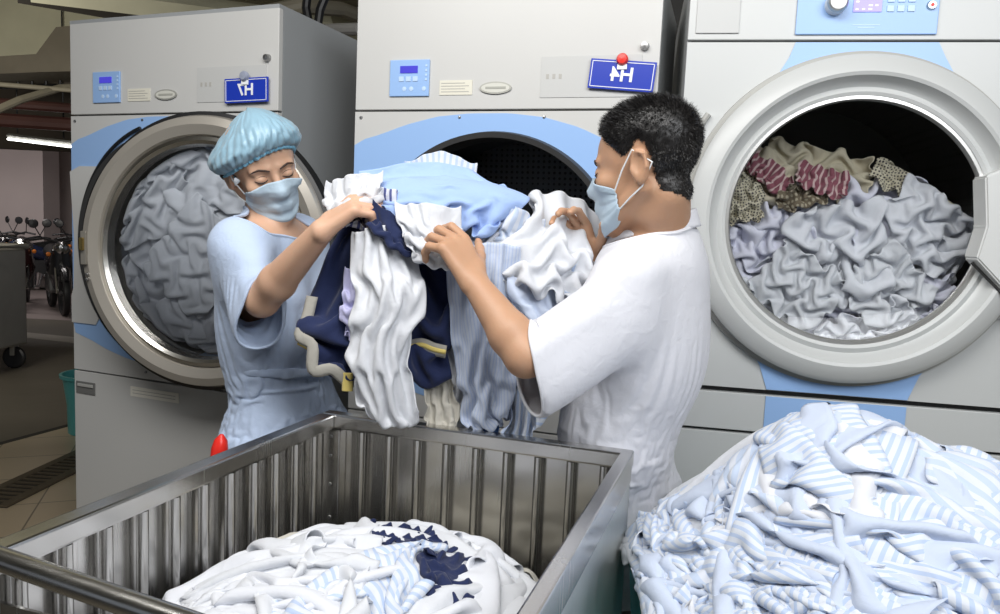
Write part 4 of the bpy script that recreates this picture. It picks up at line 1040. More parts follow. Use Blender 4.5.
def hair_on_head(HV, HQ, C, A, s, parent, org, seed=1):
    """short cropped hair grown from the scalp of the head mesh"""
    loc = ((HV - C) @ A) / s
    x, y, z = loc[:, 0], loc[:, 1], loc[:, 2]
    # lower edge of the hair as a height for every direction round the head
    ang = np.degrees(np.arctan2(y, np.abs(x) + 1e-6))       # -90 front .. +90 back
    line = np.interp(ang, [-90, -62, -48, -30, -12, 0, 12, 22, 40, 90], [.072, .069, .058, .038, .012, .022, .040, .030, -.055, -.078])
    w = np.clip((z - line) / .022, 0, 1); w[(z < -.09)] = 0; w[(np.abs(x) > .0765) & (z < .03) & (y < .045)] = 0
    top = np.clip((z - .02) / .07, 0, 1); th = (.0025 + .009 * top) * w ** .6
    nv = np.zeros_like(HV); fn = np.cross(HV[HQ[:, 1]] - HV[HQ[:, 0]], HV[HQ[:, 2]] - HV[HQ[:, 0]])
    for c in range(4): np.add.at(nv, HQ[:, c], fn)
    nv /= np.linalg.norm(nv, axis=1, keepdims=True) + 1e-12
    keep = w > 0.02
    rng = np.random.RandomState(seed); V = HV + nv * (th * s + .0003)[:, None] + rng.randn(*HV.shape) * .0006 * (w > .3)[:, None]
    V2, Q2 = clean(V, HQ, keep)
    hair = npmesh('hair', V2, Q2, M_hair, parent, org); hair['label'] = 'short cropped black hair'
    # strands
    idx = np.nonzero(w > .12)[0]; pick = rng.choice(idx, 15000); vs, fs = [], []; base = 0
    fwd = A @ np.array([0, -1., 0]); dn = A @ np.array([0, 0, -1.])
    for i in pick:
        tp = top[i]; n_ = nv[i]; L = (.005 + .011 * tp) * rng.uniform(.7, 1.2) * s * (.5 + .5 * w[i])
        d = n_ * (.45 + .5 * tp) + fwd * .55 * tp + dn * (.5 * (1 - tp)) + rng.randn(3) * .13; d /= np.linalg.norm(d)
        p = HV[i] + nv[i] * th[i] * .75 * s + rng.randn(3) * .0012; a = np.cross(d, n_ + rng.randn(3) * .3); a /= np.linalg.norm(a) + 1e-9; b = np.cross(d, a); r = .00055
        vs += [p + a * r, p - a * r * .5 + b * r * .87, p - a * r * .5 - b * r * .87, p + d * L + dn * L * .15]; fs += [(base, base + 1, base + 3), (base + 1, base + 2, base + 3), (base + 2, base, base + 3)]; base += 4
    me = bpy.data.meshes.new('hair_strands'); me.from_pydata((np.array(vs) - org).tolist(), [], fs); me.materials.append(M_hair)
    o = bpy.data.objects.new('hair_strands', me); COL.objects.link(o); o.parent = hair; o['kind'] = 'stuff'
    return hair

def person(spec):
    org = np.array(spec['feet']); B = Field(); s = spec['hs']; C = np.array(spec['head']); A = frame(spec['fwd'], spec['up'])
    P = head_field(B, C, A, s, spec['female'])
    HF = Field(); HF.p = list(B.p)
    nb = np.array(spec['neck']); sk = spec['k']
    B.cap(P(0, .030, -.055), nb, .050 * sk, .056 * sk, .02); B.cap(P(0, .005, -.085), nb + A @ np.array([0, -.01, 0]), .040 * sk, .048 * sk, .02)
    NK = Field(); NK.p = list(B.p[-2:])
    T = Field()                                     # trunk, arms as used by the clothes too
    sa, sb = np.array(spec['sh_near']), np.array(spec['sh_far']); ch, wa, pe = [np.array(spec[q]) for q in ('chest', 'waist', 'pelvis')]
    lat = (sb - sa); lat /= np.linalg.norm(lat); fw = np.cross(np.array([0, 0, 1.]), lat); fw = fw if fw @ np.array(spec['body_fwd']) > 0 else -fw
    TA = np.stack([lat, -fw, np.cross(lat, -fw)], 1)
    T.cap(nb + [0, 0, -.01], ch, .055, .08, .03)
    T.cap(nb + [0, 0, -.035], sa + [0, 0, .005], .042, .052, .03); T.cap(nb + [0, 0, -.035], sb + [0, 0, .005], .042, .052, .03)
    cw, ww, pw = spec['widths']
    T.ell(ch, (cw, .115 * sk, .17), .05, M=TA); T.ell(wa, (ww, .105 * sk, .16), .06, M=TA); T.ell(pe, (pw, .125 * sk, .15), .06, M=TA)
    if spec['female']:
        for q in (-1, 1): T.ell(ch + fw * .075 + lat * q * .062 + [0, 0, -.02], (.055, .055, .055), .03, M=TA)
    for (S, El, Wr, ra) in ((sa, spec['el_near'], spec['wr_near'], spec['arm_r']), (sb, spec['el_far'], spec['wr_far'], spec['arm_r'])):
        T.cap(S, El, ra * 1.12, ra * .86, .03)
    FA = Field()
    for (El, Wr, ra) in ((spec['el_near'], spec['wr_near'], spec['arm_r']), (spec['el_far'], spec['wr_far'], spec['arm_r'])):
        El, Wr = np.array(El), np.array(Wr); mid = El + (Wr - El) * .28
        FA.cap(El, mid, ra * .86, ra * .90, .012); FA.cap(mid, Wr, ra * .90, ra * .56, .012)
    LG = Field(); f0 = org
    for q in (-1, 1):
        hip = pe + lat * q * .085 + [0, 0, -.05]; kn = f0 + lat * q * .09 + fw * .03 + [0, 0, .46]; an = f0 + lat * q * .09 + [0, 0, .08]
        LG.cap(hip, kn, .085 * sk, .055, .04); LG.cap(kn, an, .055, .036, .02); LG.cap(an, f0 + lat * q * .09 + fw * .13 + [0, 0, .035], .036, .03, .02)
    hands = Field()
    for h in spec['hands']: hand(hands, **h)
    B.p += T.p + FA.p + LG.p + hands.p
    V, Q = B.mesh(.0042); V = smooth_mesh(V, Q, 1)
    body = npmesh('person', V, Q, spec['skin'], None, org); body.location = org.tolist(); tag(body, spec['label'], 'person')
    face_lines(HF, P, A, s, body, org); make_mask(HF, P, A, s, body, org, 64 if spec['female'] else 56, -.113 if spec['female'] else -.124)
    BF = Field(); BF.p = T.p + FA.p[:0] + [q for q in B.p if q[0] == 'c' and q[6] == '+'][:0]
    bodyf = Field(); bodyf.p = [(q[0], q[1], q[2], q[3], q[4], q[5], q[6]) for q in T.p] + FA.p + LG.p + NK.p
    return dict(body=body, org=org, HF=HF, P=P, A=A, s=s, C=C, T=T, FA=FA, LG=LG, bodyf=bodyf, fw=fw, lat=lat, TA=TA, nb=nb, sa=sa, sb=sb, ch=ch, wa=wa, pe=pe, V=V, Q=Q)
def inflate(F_, d):
    G_ = Field()
    for q in F_.p: G_.p.append((q[0], q[1], (q[2] if q[0] == 'c' else q[2] + d), (q[3] + d if q[0] == 'c' else q[3]), (q[4] + d if q[0] == 'c' else None), q[5], q[6]))
    return G_
A_ = lambda x, y, Y: np.array(at(x, y, Y))

# ---- the woman at the left
w_el, w_wr = A_(262, 300, 1.55), A_(322, 231, 1.42)
W = person(dict(
    label='woman in pale blue tunic, hair cap and face mask, gripping laundry at left', female=True, skin=M_skw,
    feet=(-.60, 1.80, 0), head=A_(262, 167, 1.80), fwd=(.60, -.76, -.30), up=(-.40, .0, 1), hs=1.02, k=.88,
    neck=A_(268, 226, 1.83), sh_near=A_(241, 249, 1.70), sh_far=A_(300, 240, 1.93), chest=A_(272, 290, 1.83), waist=A_(280, 355, 1.83), pelvis=A_(288, 425, 1.83),
    widths=(.145, .125, .165), body_fwd=(.7, -.7, 0), el_near=w_el, wr_near=w_wr, el_far=A_(330, 330, 1.80), wr_far=A_(375, 300, 1.66), arm_r=.041,
    hands=[dict(W=w_wr, d=(.66, .02, .58), n=(.66, .50, -.55), side=(-.5, -.3, .7), s=.98, curls=((.75, 1.1, .7), (.8, 1.1, .7), (.85, 1.1, .8), (.9, 1.1, .8)), thumb=(.7, .6)),
           dict(W=A_(375, 300, 1.66), d=(.8, -.4, .1), n=(0, .3, .9), side=(0, -1, .2), s=.92)]))
neckcut = W['nb'] + np.array([0, 0, .030])
cutE = w_el + (W['sa'] - w_el) * .02; wf_el = np.array(A_(330, 330, 1.80)); cutEf = wf_el + (W['sb'] - wf_el) * .25
hem_w = W['pe'] + np.array([0, 0, -.13])
W_neck = (neckcut, W['fw'] * .50 + np.array([0, 0, 1.0])); W_near = (cutE, w_el - W['sa']); W_far = (cutEf, wf_el - W['sb']); W_hem = (hem_w, (0, 0, -1))
sk_ = tunic_shape(W, W_near, W_far, W_neck, W_hem, [('c', W['pe'] + W['lat'] * q * .05 + [0, 0, 0], W['pe'] + W['lat'] * q * .085 + [0, 0, -.16], .135, .15, .06, '+') for q in (-1, 1)], .013, ('c', W['sa'], w_el, .054, .058, .02, '+'))
def wgrow(V):
    g = np.full(len(V), 1.11); g[V[:, 2] > 1.30] = 1.03; return g
# V neck: two tilted planes meeting on the breastbone
vpt = W['ch'] + W['fw'] * .13 + np.array([0, 0, .075])
TUN_W = garment('tunic', sk_, [(*W_neck, .16), (*W_near, .12), (*W_far, .12), (*W_hem, None)], .0085, M_tw, W['body'], W['org'], W['bodyf'],
    grow=wgrow, hold=lambda V: np.clip((V[:, 2] - W['nb'][2] + .07) / .05, 0, 1) * .3 + .002, g=(0, 0, -4), steps=70, seed=3, kb=.07, hem=W['nb'], label='pale blue short sleeved work tunic')
belt = Field(); belt.p = inflate(W['T'], .021).p[:-2]; bp1 = (W['wa'] + np.array([0, 0, -.005]), (.05, 0, 1)); bp2 = (W['wa'] + np.array([0, 0, -.030]), (-.05, 0, -1)); belt.plane(*bp1); belt.plane(*bp2)
garment('waist_band', belt, [(*bp1, None), (*bp2, None)], .008, M_tw, W['body'], W['org'], W['bodyf'], grow=1.0, steps=1, sub=1)
npV, npQ = W['LG'].mesh(.012); npV2, npQ2 = inflate(W['LG'], .012).mesh(.012); npmesh('trousers', npV2, npQ2, M_trw, W['body'], W['org'])
# hair that shows at the temple and nape, then the puffy cap
loc = ((W['V'] - W['C']) @ W['A']) / W['s']; x_, y_, z_ = loc.T; ang = np.degrees(np.arctan2(y_, np.abs(x_) + 1e-6))
line = np.interp(ang, [-90, -55, -35, -15, -5, 5, 20, 40, 90], [.078, .068, .045, .010, -.012, .022, -.02, -.055, -.07]); w_ = np.clip((z_ - line) / .012, 0, 1); w_[z_ < -.09] = 0; w_[z_ > .062] = 0; w_[(np.linalg.norm(loc, axis=1) > .14)] = 0
fn = np.cross(W['V'][W['Q'][:, 1]] - W['V'][W['Q'][:, 0]], W['V'][W['Q'][:, 2]] - W['V'][W['Q'][:, 0]]); nv = np.zeros_like(W['V'])
for c in range(4): np.add.at(nv, W['Q'][:, c], fn)
nv /= np.linalg.norm(nv, axis=1, keepdims=True) + 1e-12
V2, Q2 = clean(W['V'] + nv * (.0055 * w_)[:, None], W['Q'], w_ > .02); npmesh('hair', V2, Q2, M_hair, W['body'], W['org'])
def puffy_cap():
    n, m = 168, 44; P, org = W['P'], W['org']; rng = np.random.RandomState(2); ph = rng.uniform(0, 6.28, 12); V = []
    for j in range(m):
        t = j / (m - 1)                        # 0 crown .. 1 elastic edge
        for i in range(n):
            a = 2 * math.pi * i / n; sx, sy = math.sin(a), -math.cos(a)
            f = (1 + math.cos(a)) / 2          # 1 front, 0 back
            ze = .062 * f - .042 * (1 - f) - .012 * max(0, -sx) + .004 * math.sin(2 * a)
            rx, ry, yc = .084, .106, .012
            th = t * 1.0
            bul = math.sin(min(1, th * 1.02) * math.pi * .5) ** .60 * (1 + (.36 * (1 - f) + .14) * math.sin(math.pi * min(1, th) ** 1.6) ** .9)
            if t > .94: bul = bul * (1 - .06 * (t - .94) / .06)
            zt = .134 + .004 * math.sin(a + 1); zz = ze + (zt - ze) * (1 - t ** 1.75)
            pl = (.0008 + .0022 * t) * math.sin(34 * a + 2.6 * math.sin(5 * t + ph[0] + 2 * a)) * min(1, t * 2) + .0016 * math.sin(23 * t + 6 * math.sin(5 * a + ph[1])) * math.sin(17 * a + 5 * t) * min(1, t * 3) + .0022 * math.sin(13 * a + 9 * t + ph[4]) * math.sin(11 * t + 3 * math.sin(3 * a))
            sag = -.030 * (1 - f) * math.sin(math.pi * t) - .022 * max(0, -sx) * math.sin(math.pi * t)
            V.append(P(sx * (rx * bul + pl), yc + sy * (ry * bul + pl), zz + sag))
    V = np.array(V); F = []
    for j in range(m - 1):
        for i in range(n):
            if j == 0: pass
            F.append([j * n + i, j * n + (i + 1) % n, (j + 1) * n + (i + 1) % n, (j + 1) * n + i])
    o = npmesh('hair_cap', V, np.array(F), M_cap, W['body'], org); k = o.modifiers.new('t', 'SOLIDIFY'); k.thickness = .0008; o['label'] = 'puffy light blue disposable hair cap'
    e = V.reshape(m, n, 3)[-1] - org
    band = []
    bm = bmesh.new(); c0 = P(0, .01, .02) - org
    tube(bm, [c0 + (p - c0) * (1.01 + .012 * math.sin(42 * 2 * math.pi * i / n)) for i, p in enumerate(e)], .0052, 8, closed=True); obj('elastic_band', bm, mat('cap_band', (.22, .50, .68), .5), o, smooth=True)
puffy_cap()

# ---- the man at the right
m_el, m_wr = A_(526, 356, 1.25), A_(474, 282, 1.33)
f_el, f_wr = A_(606, 322, 1.64), A_(589, 262, 1.56)
Mn = person(dict(
    label='man in white short sleeved tunic and face mask, seen from behind holding laundry', female=False, skin=M_skm,
    feet=(.30, 1.75, 0), head=A_(646, 167, 1.45), fwd=(-.80, .50, -.16), up=(-.06, .02, 1), hs=1.01, k=1.0,
    neck=A_(662, 238, 1.50), sh_near=A_(627, 290, 1.37), sh_far=A_(664, 268, 1.68), chest=A_(648, 310, 1.54), waist=A_(621, 395, 1.57), pelvis=A_(614, 480, 1.63),
    widths=(.178, .178, .178), body_fwd=(-.8, .5, 0), el_near=m_el, wr_near=m_wr, el_far=f_el, wr_far=f_wr, arm_r=.042,
    hands=[dict(W=m_wr, d=(-.38, .15, .62), n=(-.62, .65, -.10), side=(.5, .2, .8), s=1.0, curls=((.55, .7, .5), (.7, .75, .5), (.8, .8, .6), (.9, .8, .6)), thumb=(.2, .2), spread=.10),
           dict(W=f_wr, d=(-.30, -.12, .6), n=(-.5, -.7, .1), side=(.6, 0, .3), s=.95, curls=((.5, .6, .4), (.55, .6, .4), (.6, .7, .4), (.7, .7, .4)))]))
neckcut = Mn['nb'] + np.array([0, 0, .012])
cutE = m_el + (Mn['sa'] - m_el) * .02; cutEf = f_el + (Mn['sb'] - f_el) * .2
M_neck = (neckcut, (-.25, .12, 1.0)); M_near = (cutE, m_el - Mn['sa']); M_far = (cutEf, f_el - Mn['sb']); M_hem = (Mn['pe'] + np.array([0, 0, -.13]), (0, 0, -1))
sk_ = tunic_shape(Mn, M_near, M_far, M_neck, M_hem, [('c', Mn['pe'] + Mn['lat'] * q * .05, Mn['pe'] + Mn['lat'] * q * .08 + [0, 0, -.16], .135, .14, .06, '+') for q in (-1, 1)], .014, ('c', Mn['sa'], m_el, .055, .054, .02, '+'))
def near_arm(V):
    ab = m_el - Mn['sa']; t = np.clip((V - Mn['sa']) @ ab / (ab @ ab), .35, 1.2); return np.linalg.norm(V - Mn['sa'] - t[:, None] * ab, axis=1)
TUN_M = garment('tunic', sk_, [(*M_neck, .16), (*M_near, .14), (*M_far, .12), (*M_hem, None)], .0085, M_tm, Mn['body'], Mn['org'], Mn['bodyf'],
    grow=lambda V: np.where(near_arm(V) < .095, 1.04, np.where(V[:, 2] > 1.33, 1.05, 1.085)), hold=lambda V: np.clip((V[:, 2] - Mn['nb'][2] + .07) / .05, 0, 1) * .3 + .002, g=(0, 0, -4), steps=75, seed=5, kb=.14, hem=Mn['nb'], label='white short sleeved work tunic')
def collar():
    n, m = 64, 7; V = []
    for j in range(m):
        t = j / (m - 1)
        for i in range(n):
            a = 2 * math.pi * i / n; c = math.cos(a)       # 1 front
            r_ = .070 + .010 * (1 - t) + .006 * max(0, -c)
            p = Mn['nb'] + Mn['fw'] * .024 + np.array([0, 0, .008]) + Mn['lat'] * math.sin(a) * r_ + Mn['fw'] * c * r_ * 1.12 + np.array([0, 0, .002 + .034 * t - .030 * max(0, c) ** 1.5 + .016 * max(0, -c)])
            V.append(p)
    F = np.array([[j * n + i, j * n + (i + 1) % n, (j + 1) * n + (i + 1) % n, (j + 1) * n + i] for j in range(m - 1) for i in range(n)])
    o = npmesh('collar', np.array(V), F, M_tm, Mn['body'], Mn['org']); k = o.modifiers.new('t', 'SOLIDIFY'); k.thickness = .003
collar()
npV2, npQ2 = inflate(Mn['LG'], .014).mesh(.012); npmesh('trousers', npV2, npQ2, M_trb, Mn['body'], Mn['org'])
hair_on_head(Mn['V'][:], Mn['Q'], Mn['C'], Mn['A'], Mn['s'], Mn['body'], Mn['org'])
# ------------------------------------------------------------------ laundry
F_white = fabric('cotton_white', (.66, .68, .72)); F_white2 = fabric('cotton_cool_white', (.70, .72, .77)); F_cream = fabric('cotton_cream', (.56, .54, .48))
F_str = fabric('striped_pale_blue', (.66, .70, .77), stripe=(.47, .57, .76), width=.013, duty=.42)
F_str2 = fabric('striped_broad_blue', (.66, .70, .78), stripe=(.52, .61, .77), width=.022, duty=.5)
F_pin = fabric('pinstripe_blue', (.52, .58, .70), stripe=(.42, .50, .68), width=.007, duty=.35)
F_plain = fabric('plain_pale_blue', (.55, .62, .76)); F_blue = fabric('shirt_blue', (.36, .50, .82)); F_blue2 = fabric('mid_blue', (.12, .25, .58))
F_navy = fabric('navy', (.014, .022, .07), trans=0); F_lilac = fabric('lilac', (.50, .50, .74)); F_lav = fabric('drum_lavender', (.72, .73, .84))
F_beige = fabric('drum_beige', (.60, .55, .42)); F_dots = fabric('dotted_cream', (.62, .58, .45), stripe=(.05, .045, .05), width=.0085, dots=True)
F_maroon = fabric('maroon_stripe', (.26, .09, .12), stripe=(.60, .46, .45), width=.02, duty=.3); F_navystr = fabric('navy_white_stripe', (.70, .72, .80), stripe=(.10, .12, .30), width=.016, duty=.4)
F_brown = fabric('olive_print', (.16, .13, .09), stripe=(.40, .36, .27), width=.012, dots=True); F_grey = fabric('grey_band', (.30, .29, .26), trans=0)

JOBS = []
def heap_sheets(specs, N, surf, frame=None):
    """specs: (cx, cy, angle, su, sv, fu, fv, lift); returns targets on the surface"""
    T, RU, RV = [], [], []
    for (cx, cy, a, su, sv, fu, fv, lift) in specs:
        u, v = np.meshgrid(np.linspace(-.5, .5, N), np.linspace(-.5, .5, N), indexing='ij')
        x = cx + u * su * math.cos(a) - v * sv * math.sin(a); y = cy + u * su * math.sin(a) + v * sv * math.cos(a)
        T.append(surf(x, y, lift)); RU.append(su * fu / (N - 1)); RV.append(sv * fv / (N - 1))
    return np.array(T), np.array(RU), np.array(RV)

# ---- big heap at the right
def hill(x, y):
    r2 = ((x - .61) / .455) ** 2 + ((y - 1.10) / .50) ** 2
    return .76 + .30 * np.clip(1 - r2, 0, 1) ** .9 + .10 * np.exp(-((x - .51) ** 2 + (y - 1.12) ** 2) / .016) + .045 * np.exp(-((x - .70) ** 2 + (y - 1.0) ** 2) / .010) - .03 * np.exp(-((x - .34) ** 2 + (y - 1.0) ** 2) / .008)
right_specs = [  # x, y, angle, size, size, slack, slack, lift, material, label, mask
    (.34, .90, .2, .44, .44, 1.35, 1.35, .00, F_plain, 'pale blue sheet underneath the left side of the big heap', any_mask),
    (.60, .84, 1.3, .46, .46, 1.35, 1.35, .00, F_str, 'striped sheet underneath the front of the big heap', any_mask),
    (.80, .92, .6, .42, .46, 1.35, 1.35, .00, F_str2, 'broad striped sheet underneath the right front of the big heap', any_mask),
    (.42, 1.22, .9, .44, .44, 1.35, 1.35, .00, F_white2, 'cool white sheet underneath the far left of the big heap', any_mask),
    (.56, 1.08, 1.9, .46, .46, 1.35, 1.35, .01, F_plain, 'pale blue sheet underneath the crest of the big heap', any_mask),
    (.78, 1.22, 2.4, .44, .44, 1.35, 1.35, .00, F_str, 'striped sheet underneath the far right of the big heap', any_mask),
    (.30, 1.05, .3, .34, .36, 1.8, 1.7, .02, F_str, 'pale striped shirt at the left foot of the big heap, beside the steel trolley', shirt_mask),
    (.75, 1.05, 1.2, .40, .36, 1.7, 1.8, .03, F_str2, 'broad striped shirt on the right flank of the big heap at the picture edge', shirt_mask),
    (.55, .80, 2.2, .40, .34, 1.7, 1.7, .03, F_str, 'striped shirt low in the middle front of the big heap', shirt_mask),
    (.78, .80, .2, .36, .34, 1.9, 1.9, .04, F_plain, 'plain pale blue shirt at the lower right corner of the big heap', shirt_mask),
    (.34, .84, .7, .32, .34, 1.9, 1.8, .05, F_plain, 'plain pale blue cloth at the lower left of the big heap', any_mask),
    (.62, 1.25, .8, .40, .36, 1.7, 1.8, .05, F_white2, 'cool white sheet behind the top of the big heap', any_mask),
    (.40, 1.18, 2.6, .30, .32, 2.0, 1.8, .07, F_str2, 'broad striped shirt high on the left shoulder of the big heap', any_mask),
    (.47, .98, 1.75, .34, .30, 1.7, 1.7, .09, F_str, 'striped shirt with flat square front in the middle of the big heap', shirt_mask),
    (.66, 1.00, -.7, .52, .22, 1.3, 2.3, .12, F_str, 'long striped cloth rolled diagonally down the right of the big heap', any_mask),
    (.33, 1.00, -.4, .26, .26, 2.0, 1.9, .11, F_str2, 'broad striped sleeve piece bunched left of the heap centre', any_mask),
    (.53, 1.17, -.5, .28, .22, 1.8, 2.2, .15, F_str, 'striped shirt bunched at the very top of the big heap', any_mask),
    (.67, 1.18, 1.0, .22, .22, 2.0, 2.0, .13, F_plain, 'plain pale blue cloth right behind the top of the big heap', any_mask),
    (.44, .74, .1, .34, .24, 2.0, 2.0, .11, F_white, 'white cloth lying lowest in front of the big heap', any_mask),
    (.60, .90, .9, .28, .26, 1.8, 1.8, .13, F_str2, 'broad striped cloth folded over the lower middle of the big heap', any_mask),
    (.27, .90, 1.9, .20, .24, 2.0, 2.0, .12, F_lav, 'lavender tinted cloth tumbling over the left edge of the big heap', any_mask),
    (.42, 1.06, .5, .20, .18, 2.0, 2.0, .15, F_white2, 'small cool white cloth tucked left under the top bunch of the heap', any_mask),
]
def job_right():
    N = 46
    T, RU, RV = heap_sheets([s[:8] for s in right_specs], N, lambda x, y, l: np.stack([x, y, hill(x, y) + .015 + l * 1.1], -1))
    W = np.zeros(T.shape[:3]); W[:, 1::11, 1::11] = .22; W[:6, 1::7, 1::7] = .9
    def wall(P):
        x = P[:, 0]; P[:, 0] = np.where((P[:, 2] < .9), np.maximum(x, .215 + (P[:, 1] - .6) * .02), np.maximum(x, .155 + (P[:, 1] - .6) * .05))
    X = cloth_heap(T, RU, RV, W, [col_height(hill), wall], steps=95, noise=.05, hold_until=50, seed=11, kb=.3, thick=.0125)
    return [('shirt' if s[10] is shirt_mask else 'cloth', X[k], RU[k], RV[k], s[8], s[9], s[10], 'striped laundry in the big heap at right') for k, s in enumerate(right_specs)]
JOBS.append(job_right)

# ---- heap inside the steel trolley (worked out in the trolley's own frame)
def pan(x, y):
    r2 = ((x - .33) / .34) ** 2 + ((y + .48) / .40) ** 2
    return .72 + .235 * np.clip(1 - r2, 0, 1) ** .7
cart_specs = [
    (.24, -.40, .1, .48, .44, 1.3, 1.3, .00, F_white2, 'cool white sheet underneath the left part of the trolley heap', any_mask),
    (.44, -.52, .1, .40, .46, 1.3, 1.3, .00, F_white, 'white sheet underneath the right part of the trolley heap', any_mask),
    (.30, -.30, .3, .40, .30, 1.6, 1.7, .02, F_cream, 'cream sheet lying against the back bars inside the steel trolley', any_mask),
    (.20, -.50, 1.4, .30, .28, 1.7, 1.7, .03, F_white2, 'cool white cloth at the left inside the steel trolley', any_mask),
    (.49, -.44, .8, .13, .15, 1.35, 1.35, .145, F_navy, 'navy cloth showing dark between white ones in the steel trolley', any_mask),
    (.47, -.52, .2, .20, .26, 1.8, 1.7, .08, F_str, 'striped shirt in the right corner inside the steel trolley', any_mask),
    (.25, -.62, -.3, .38, .28, 1.6, 1.7, .09, F_white, 'white shirt nearest the push rail inside the steel trolley', shirt_mask),
    (.42, -.33, .9, .10, .08, 1.3, 1.3, .155, F_navy, 'small navy piece at the peak of the trolley heap', any_mask),
    (.26, -.45, .75, .46, .19, 1.25, 2.2, .13, F_white, 'long white garment stretched across the top of the trolley heap', any_mask),
    (.38, -.56, .5, .25, .26, 1.7, 1.7, .12, F_white, 'white shirt right of the long garment in the trolley', any_mask),
    (.48, -.58, 1.0, .12, .14, 1.9, 1.9, .13, F_plain, 'small light blue piece against the right wall of the trolley', any_mask),
    (.46, -.33, .2, .26, .16, 1.4, 1.9, .09, F_white2, 'cool white cloth draped in the far right corner of the trolley', any_mask),
]
def job_cart():
    N = 44
    T, RU, RV = heap_sheets([s[:8] for s in cart_specs], N, lambda x, y, l: np.stack([x, y, pan(x, y) + .015 + l], -1))
    W = np.zeros(T.shape[:3]); W[:, 1::14, 1::14] = .22; W[:2, 1::7, 1::7] = .9
    for k, s in enumerate(cart_specs):
        if s[8] is F_navy: W[k, 2::8, 2::8] = .9
    def walls(P):
        sk = TM[0][1]; xl = P[:, 0] - sk * P[:, 1]
        xl = np.clip(xl, .040, TW - .042); P[:, 0] = xl + sk * P[:, 1]; P[:, 1] = np.clip(P[:, 1], -TL + .03, -.04)
    X = cloth_heap(T, RU, RV, W, [col_height(pan), walls], steps=90, noise=.04, hold_until=45, seed=4, kb=.3, thick=.0125)
    c, s_ = math.cos(TRZ), math.sin(TRZ); Y = X.copy(); Y[..., 0] = X[..., 0] * c - X[..., 1] * s_ + TBL[0]; Y[..., 1] = X[..., 0] * s_ + X[..., 1] * c + TBL[1]
    return [('shirt' if s[10] is shirt_mask else 'cloth', Y[k], RU[k], RV[k], s[8], s[9], s[10], 'laundry lying in the steel trolley') for k, s in enumerate(cart_specs)]
JOBS.append(job_cart)

# ---- load behind the washer glass (x across, z up, y into the drum)
wash_specs = [
    (-.17, 1.36, .4, .26, .26, 1.56, 1.50, .050, F_lav, 'lavender white shirt at the left in the washer window'),
    (.15, 1.36, 1.2, .28, .26, 1.56, 1.50, .050, F_white2, 'cool white shirt at the right in the washer window'),
    (.00, 1.26, 2.0, .30, .22, 1.56, 1.50, .045, F_lav, 'lavender white cloth along the bottom of the washer window'),
    (-.17, 1.25, .9, .20, .18, 1.56, 1.56, .040, F_white2, 'cool white cloth at the lower left rim of the washer window'),
    (.18, 1.25, .2, .20, .18, 1.56, 1.56, .040, F_lav, 'lavender white cloth at the lower right rim of the washer window'),
    (.05, 1.50, .1, .30, .20, 1.50, 1.56, .055, F_lav, 'lavender shirt swirled in the upper middle of the washer window'),
    (-.01, 1.40, 1.7, .24, .22, 1.56, 1.56, .030, F_white2, 'cool white shirt rolled round in the centre of the washer window'),
    (.20, 1.47, -.5, .20, .18, 1.62, 1.50, .040, F_white2, 'cool white sleeve near the right side of the washer window'),
    (-.22, 1.45, 1.0, .16, .20, 1.56, 1.56, .045, F_lav, 'lavender cloth under the beige garments in the washer window'),
    (.08, 1.20, .5, .22, .12, 1.56, 1.56, .030, F_white2, 'cool white cloth lowest in the washer window'),
    (-.10, 1.31, -.6, .18, .16, 1.62, 1.56, .025, F_white, 'small bright white cloth left below the centre of the washer window'),
    (.11, 1.32, .7, .16, .16, 1.62, 1.56, .025, F_white, 'small bright white cloth right below the centre of the washer window'),
    (-.22, 1.57, .8, .18, .20, 1.50, 1.56, .050, F_beige, 'beige garment at the upper left of the washer window'),
    (-.26, 1.54, .2, .10, .14, 1.56, 1.56, .030, F_dots, 'small dotted cream cloth at the far left of the washer window'),
    (-.06, 1.615, -.25, .26, .12, 1.4, 1.9, .060, F_beige, 'beige garment with a pale corner pointing up in the washer window'),
    (-.19, 1.60, -.7, .12, .05, 1.50, 1.50, .030, F_maroon, 'dark maroon strip at the upper left of the washer window'),
    (-.06, 1.585, -.3, .12, .06, 1.43, 1.50, .025, F_maroon, 'maroon and white striped cloth in the washer window'),
    (.17, 1.585, -.5, .20, .08, 1.37, 1.56, .045, F_dots, 'dotted cream cloth at the upper right of the washer window'),
    (-.10, 1.545, .3, .13, .04, 1.37, 1.50, .030, F_brown, 'dark patterned cloth between beige and white laundry in the washer window'),
]
